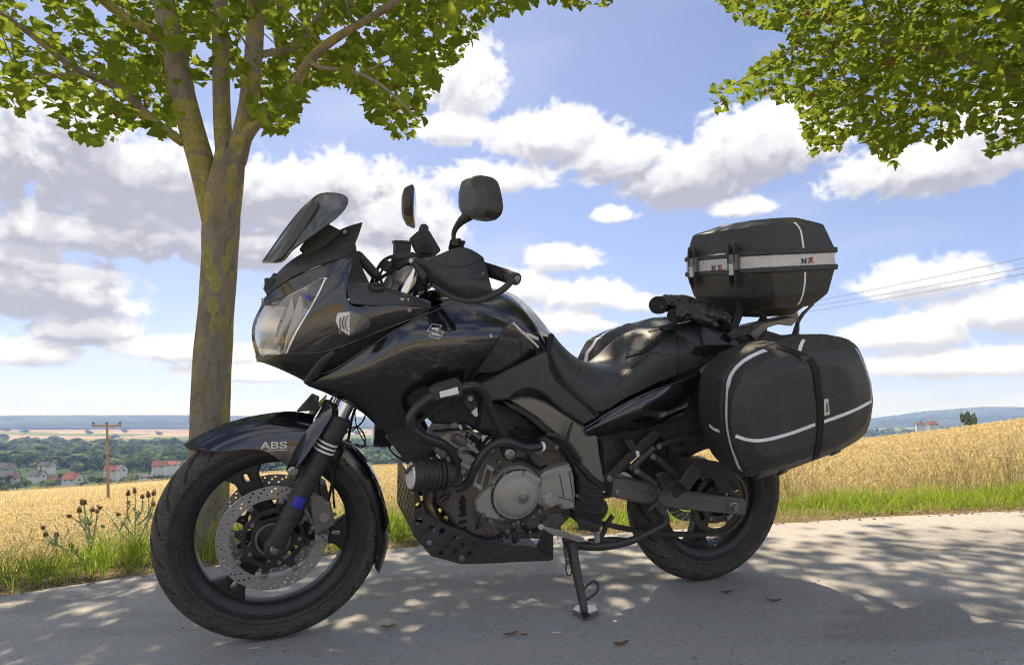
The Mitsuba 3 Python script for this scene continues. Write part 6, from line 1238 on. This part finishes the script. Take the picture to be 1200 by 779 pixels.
# ------------------------------------------------------------------ luggage: panniers, top case, tail bag, gloves
def pannier(s, name):
    f = (lambda m: m) if s > 0 else (lambda m: moved(mirror(m), [.085, 0, .012]))
    seam = [(895, 410), (875, 420), (861, 432), (853, 446), (850, 472), (850, 496), (855.5, 523), (866, 549), (872, 556), (893, 557), (920, 549), (983, 526), (1004, 514), (1013, 506), (1017.5, 493), (1021, 470), (1018, 447), (1010, 422), (1003, 407), (993, 399), (970, 395), (938, 397)]
    P = [B(a, b, .375) for a, b in seam]; c = np.mean(P, 0)
    face = [(874, 440), (902, 424), (950, 413), (985, 411), (1004, 421), (1014, 447), (1017, 470), (1013, 492), (1000, 508), (980, 520), (920, 541), (892, 549), (874, 546), (862, 522), (858, 496), (860, 468)]
    Fp = [B(a, b, .445) for a, b in face]; F2 = [B(*(np.array(p) * .78 + np.array((940, 482)) * .22), .470) for p in face]
    lid = hull([c + (p - c) * .985 for p in P] + Fp + F2, .010, 1)
    innr = [c + (p - c) * .93 - [0, .145, 0] for p in P]; mid = [c + (p - c) * .99 - [0, .018, 0] for p in P]
    base = soft(hull(mid + innr, .012, 1), .014, 3); lid = soft(lid, .014, 3)
    gap = hull([c + (p - c) * .975 for p in P] + [c + (p - c) * .975 - [0, .016, 0] for p in P], .008, 1)
    add(name + '__lid', f(lid), 'case_plastic', True); add(name + '__shell', f(base), 'case_plastic', True); add(name + '__seal', f(gap), 'black_ink', 28)
    both = cat(lid, base)
    wt = [strip([(897, 410.5), (876, 420), (862, 432), (854.5, 446), (851.5, 472), (851.8, 496), (857, 523), (867.5, 550)], lid, .019, .0015, 6),
          strip([(862, 510.5), (874, 514.5), (885, 516), (898, 515), (925, 508), (955, 497)], lid, .010, .0012, 6), strip([(965, 494), (990, 485), (1008, 477), (1021, 470)], lid, .010, .0012, 6),
          strip([(831.5, 498), (836, 502), (843, 505)], base, .010, .0012, 6), strip([(942, 398), (939, 404), (937, 411)], lid, .010, .0012), strip([(1003, 408), (1011, 424), (1018.5, 447), (1021.5, 469)], lid, .007, .0012)]
    for w in wt:
        if w is not None: add(name + '__reflective_strip', f(w), 'white_tape', 30)
    stp = strip([(912, 407), (930, 413), (944, 419), (953, 427), (957, 445), (960, 470), (961, 495), (959, 520), (955, 540)], lid, .024, .0035, 6)
    if stp is not None: add(name + '__strap', f(stp), 'rubber', 30)
    bk = hit(946, 419, lid); add(name + '__buckle', f(hull([bk[0] + q for q in ([.025, 0, .004], [-.025, 0, -.004], [.02, .004, -.016], [-.02, .004, -.02])], .006)), 'matte_plastic')
    lb = hit(968, 477, lid); ll = [hit(x, y, lid) for x, y in ((966, 468), (970, 467.5), (972, 485), (966, 486.5))]
    add(name + '__label', f(hull([q[0] for q in ll], .0015)), 'pale_ink'); add(name + '__label_print', f(hull([hit(x, y, lid)[0] + [0, .0018, 0] for x, y in ((968, 472), (969.5, 472), (970.5, 482), (967.5, 483))], .0008)), 'header_pipe')
    ft = [hull([B(x, y, .36), B(x + 9, y - 4, .36), B(x + 4, y - 9, .36), B(x + 4, y - 3, .40)], .006) for x, y in ((974, 532), (912, 555), (884, 561))]
    [add(name + '__foot', f(q), 'matte_plastic') for q in ft]
    hd = tube([B(905, 405, .30), B(915, 398, .31), B(935, 394, .31), B(948, 399, .30)], .009, 10); add(name + '__handle', f(hd), 'rubber')
    ins = [c + (p - c) * .70 - [0, .150, 0] for p in P]
    return lid, base


pannier(1, 'pannier'); tag('pannier', 'black hard pannier facing the viewer with buckled strap and white reflective lines', 'pannier', None)
pannier(-1, 'pannier_001'); tag('pannier_001', 'far pannier on the other side, only its rounded edge showing behind the seat', 'pannier', None)

TB = 'top_case'
XF, XR, HW = .0, -.345, .235


_pr, _rr = math.radians(4.6), math.radians(2.0); _RB = np.array([[math.cos(_pr), 0, math.sin(_pr)], [0, 1, 0], [-math.sin(_pr), 0, math.cos(_pr)]]) @ np.array([[1, 0, 0], [0, math.cos(_rr), -math.sin(_rr)], [0, math.sin(_rr), math.cos(_rr)]])


def TBR(m):
    """The case sits a little nose down on its rack: turn it about the front right foot."""
    o = np.array([XF, -HW, zs['s0']]); return TM((np.asarray(m.vertices) - o) @ _RB.T + o, m.faces)


def ringbox(z, xf, xr, w, cut=.03):
    return [np.array(p + (z,)) for p in ((xf, w - cut), (xf - cut, w), (xr + cut, w), (xr, w - cut), (xr, -w + cut), (xr + cut, -w), (xf - cut, -w), (xf, -w + cut))]


def zat(px, py, y): return B(px, py, y)[2]


zs = dict(b=zat(900, 359, .17), b2=zat(900, 345, .2), s0=zat(893, 321, HW), s1=zat(893, 303, HW), t=zat(930, 259, .16) - .018)
lowz = zs['b'] - .022
lower = TBR(hull(ringbox(lowz, XF - .055, XR + .05, HW - .055, .04) + ringbox(lowz + .04, XF - .022, XR + .016, HW - .02, .04) + ringbox(zs['s0'] - .012, XF - .006, XR + .004, HW - .006, .035), .008))
zl = zat(893, 272, HW - .03)
upper = TBR(hull(ringbox(zs['s1'] + .012, XF - .006, XR + .004, HW - .006, .035) + ringbox(zl, XF - .014, XR + .02, HW - .026, .045) + ringbox(zs['t'] - .004, XF - .10, XR + .06, HW - .09, .06) , .008))
lower, upper = soft(lower, .013, 10), soft(upper, .013, 10); add(TB + '__base', lower, 'case_plastic', True); add(TB + '__lid', upper, 'case_plastic', True)
bandm = TBR(hull(ringbox(zs['s0'], XF - .003, XR, HW - .003, .036) + ringbox(zs['s1'], XF - .003, XR, HW - .003, .036), .005)); add(TB + '__band', bandm, 'white_band', 28)
for z in (zs['s0'] - .004, zs['s1'] + .004): add(TB + '__rim', TBR(hull(ringbox(z - .004, XF, XR - .006, HW + .003, .036) + ringbox(z + .004, XF, XR - .006, HW + .003, .036), .006)), 'case_plastic', 28)
for t, x, y, d in (('N', 834, 317.2, 8), ('7', 840.5, 317, 8), ('N', 938.5, 309.5, 8), ('7', 945.5, 308.7, 8)):
    m = decal(t, bandm, x, y, d, -.7, .0185, squash=1.25)
    if m is not None: add(TB + '__emblem', m, 'black_ink', False)
for x, y in ((845.2, 316.5), (950.6, 308)):
    m = decal('I', bandm, x - 1.6, y, 4, -.4, .0185, squash=1.4)
    if m is not None: add(TB + '__emblem_stripe', m, 'red_ink', False)
ub = cat(upper, lower)
for w in (strip([(931, 261), (937, 268), (940, 280), (941.5, 291)], upper, .0065, .0014), strip([(943.5, 319), (942.5, 335), (939, 350), (935, 357)], lower, .0065, .0014)):
    if w is not None: add(TB + '__reflective_strip', w, 'white_tape', 30)
for x in (815, 862):
    yy = hit(x, 312, bandm)[0][1]
    for o in (-.017, .017):
        top_ = sg.Polygon([(0, .01), (0, .055), (.016, .075), (.020, .06), (.020, .004), (.008, -.004)]); bt_ = sg.Polygon([(0, -.03), (.020, -.036), (.018, -.062), (.002, -.085), (-.008, -.05)])
        for pl in (top_, bt_): add(TB + '__latch_rib', TBR(plate(sa.translate(pl, XF + .002, (zs['s0'] + zs['s1']) / 2), yy + o - .004, yy + o + .004, .001)), 'matte_plastic', 30)
    add(TB + '__latch', TBR(rbox([XF + .010, yy, (zs['s0'] + zs['s1']) / 2 + .004], (.020, .052, .058), .004)), 'alloy_dark'); add(TB + '__latch_tongue', TBR(rbox([XF + .019, yy, (zs['s0'] + zs['s1']) / 2 - .022], (.010, .020, .040), .003)), 'white_band')
add(TB + '__foot_plate', TBR(hull([[XF - .07, .12, lowz - .008], [XF - .07, -.12, lowz - .008], [XR + .08, .12, lowz - .008], [XR + .08, -.12, lowz - .008], [XF - .09, .10, lowz - .03], [XF - .09, -.10, lowz - .03], [XR + .10, .10, lowz - .03], [XR + .10, -.10, lowz - .03]], .010)), 'matte_plastic')
tag(TB, 'dark grey hard top case with white band and two latches on the rear rack', 'top case')

bag = hull([B(792, 386, .10), B(818, 380, .13), B(858, 382, .13), B(800, 424, .12), B(864, 410, .14), B(852, 404, .16), B(815, 405, .155), B(792, 386, -.10), B(818, 377, -.13), B(862, 377, -.13), B(800, 424, -.12), B(864, 410, -.14), B(830, 376, 0), B(800, 380, 0)], .012, 2)
bag = bag.subdivide().subdivide(); bv = np.array(bag.vertices); bc = bv.mean(0); dirs = (bv - bc) / np.linalg.norm(bv - bc, axis=1, keepdims=True); bv += dirs * ((meshkit.fbm(bv * 22, 3) - .5) * .02)[:, None]
bag = TM(bv, bag.faces); add('tail_bag__body', bag, 'leather', True)
for pts, w in (([(788, 383), (800, 381), (815, 384), (822, 398), (827, 418)], .012), ([(760, 389), (785, 382.5), (810, 379)], .016)):
    x = strip(pts, cat(bag, seat), w, .003, 6)
    if x is not None: add('tail_bag__piping', x, 'rubber')
stw = strip([(800, 383), (786, 386), (778, 392), (768, 402), (755, 411), (745, 414), (735, 417)], cat(seat, bag), .020, .004, 6)
if stw is not None: add('tail_bag__strap', stw, 'rubber')
add('tail_bag__strap', tube([B(868, 352, .12), B(866, 368, .15), B(860, 385, .165), B(858, 394, .17)], .016, 10, flat=.25, flatdir=(0, 1, 0)), 'rubber'); add('tail_bag__strap', tube([B(854, 391, .17), B(866, 396, .175), B(874, 402, .18), B(880, 408, .17)], .013, 10, flat=.3), 'rubber')
add('tail_bag__strap', tube([B(880, 366, .12), B(890, 366, .13), B(896, 374, .13), B(895, 388, .13), B(884, 398, .14)], .010, 10, flat=.4), 'rubber'); add('tail_bag__buckle', hull([B(853, 392, .178), B(862, 386, .178), B(868, 392, .178), B(858, 397, .178)], .006), 'matte_plastic')
tag('tail_bag', 'flat black bag strapped across the rear of the seat below the gloves', 'bag')


def fine(ms, pitch=.0035, seed=0):
    """Union of rounded pieces, refined and creased like soft leather."""
    import manifold3d as m3
    tot = None
    for m in ms:
        m = m.copy(); m.merge_vertices(); x = m3.Manifold(m3.Mesh(np.asarray(m.vertices, np.float32), np.asarray(m.faces, np.uint32))); tot = x if tot is None else tot + x
    g = tot.refine_to_length(pitch).to_mesh(); t = trimesh.Trimesh(g.vert_properties[:, :3], g.tri_verts, process=True); trimesh.smoothing.filter_taubin(t, iterations=12)
    v = np.array(t.vertices); nrm = np.array(t.vertex_normals); v += nrm * (((meshkit.fbm(v * 48 + seed, 3) - .5) * .016) - .009 * np.clip(.5 - np.abs(meshkit.noise(v * 38 + seed) - .5) * 9, 0, 1)[..., None][:, 0])[:, None]
    return TM(v, t.faces)


def glove(px0, py0, lat0, k):
    """One leather glove lying on its back: cuff to the left of the picture, curled fingers and a thumb."""
    Q = lambda x, y, l: B(px0 + x, py0 + y, lat0 + l)
    pieces = [hull([Q(0, 0, .0), Q(0, 0, .07), Q(10, -2, .0), Q(10, -2, .07)], .028), hull([Q(10, -2, .0), Q(10, -2, .07), Q(22, -3, -.01), Q(24, -1, .085)], [.026, .026, .029, .029]), hull([Q(22, -3, -.01), Q(24, -1, .085), Q(40, 0, -.01), Q(40, 3, .085)], [.029, .029, .022, .022])]
    for j, (a, b) in enumerate(((-.01, 30), (.022, 36), (.055, 34), (.085, 26))):
        p = [Q(38, -1 + j, a), Q(38 + b * .40, -2 + j * 2, a), Q(38 + b * .66, 5 + j, a), Q(38 + b * .60, 12 + j, a * .9)]
        for u in range(3): pieces.append(hull([p[u], p[u + 1]], [.0185 - .0012 * u, .0175 - .0012 * u]))
    t = [Q(20, 3, .09), Q(30, 8, .115), Q(42, 12, .11)]; pieces += [hull(t[:2], [.020, .0175]), hull(t[1:], [.0175, .015])]
    return fine(pieces, .004, k)


add('glove__body', glove(776, 357, .0, 1), 'leather', True); add('glove__cuff', tube([B(771, 357.5, -.02), B(771, 357.5, .085)], .031, 18), 'rubber')
tag('glove', 'black leather glove lying on the tail bag with its cuff towards the seat', 'glove', 'pair of black leather gloves'); del labels['glove']['group']
add('glove_001__body', glove(796, 368, .085, 5), 'leather', True)
add('glove_001__cuff', tube([B(790, 370, .085), B(790, 370, .16)], .024, 18), 'rubber')
tag('glove_001', 'lower black leather glove tucked under the other one above the bag', 'glove')
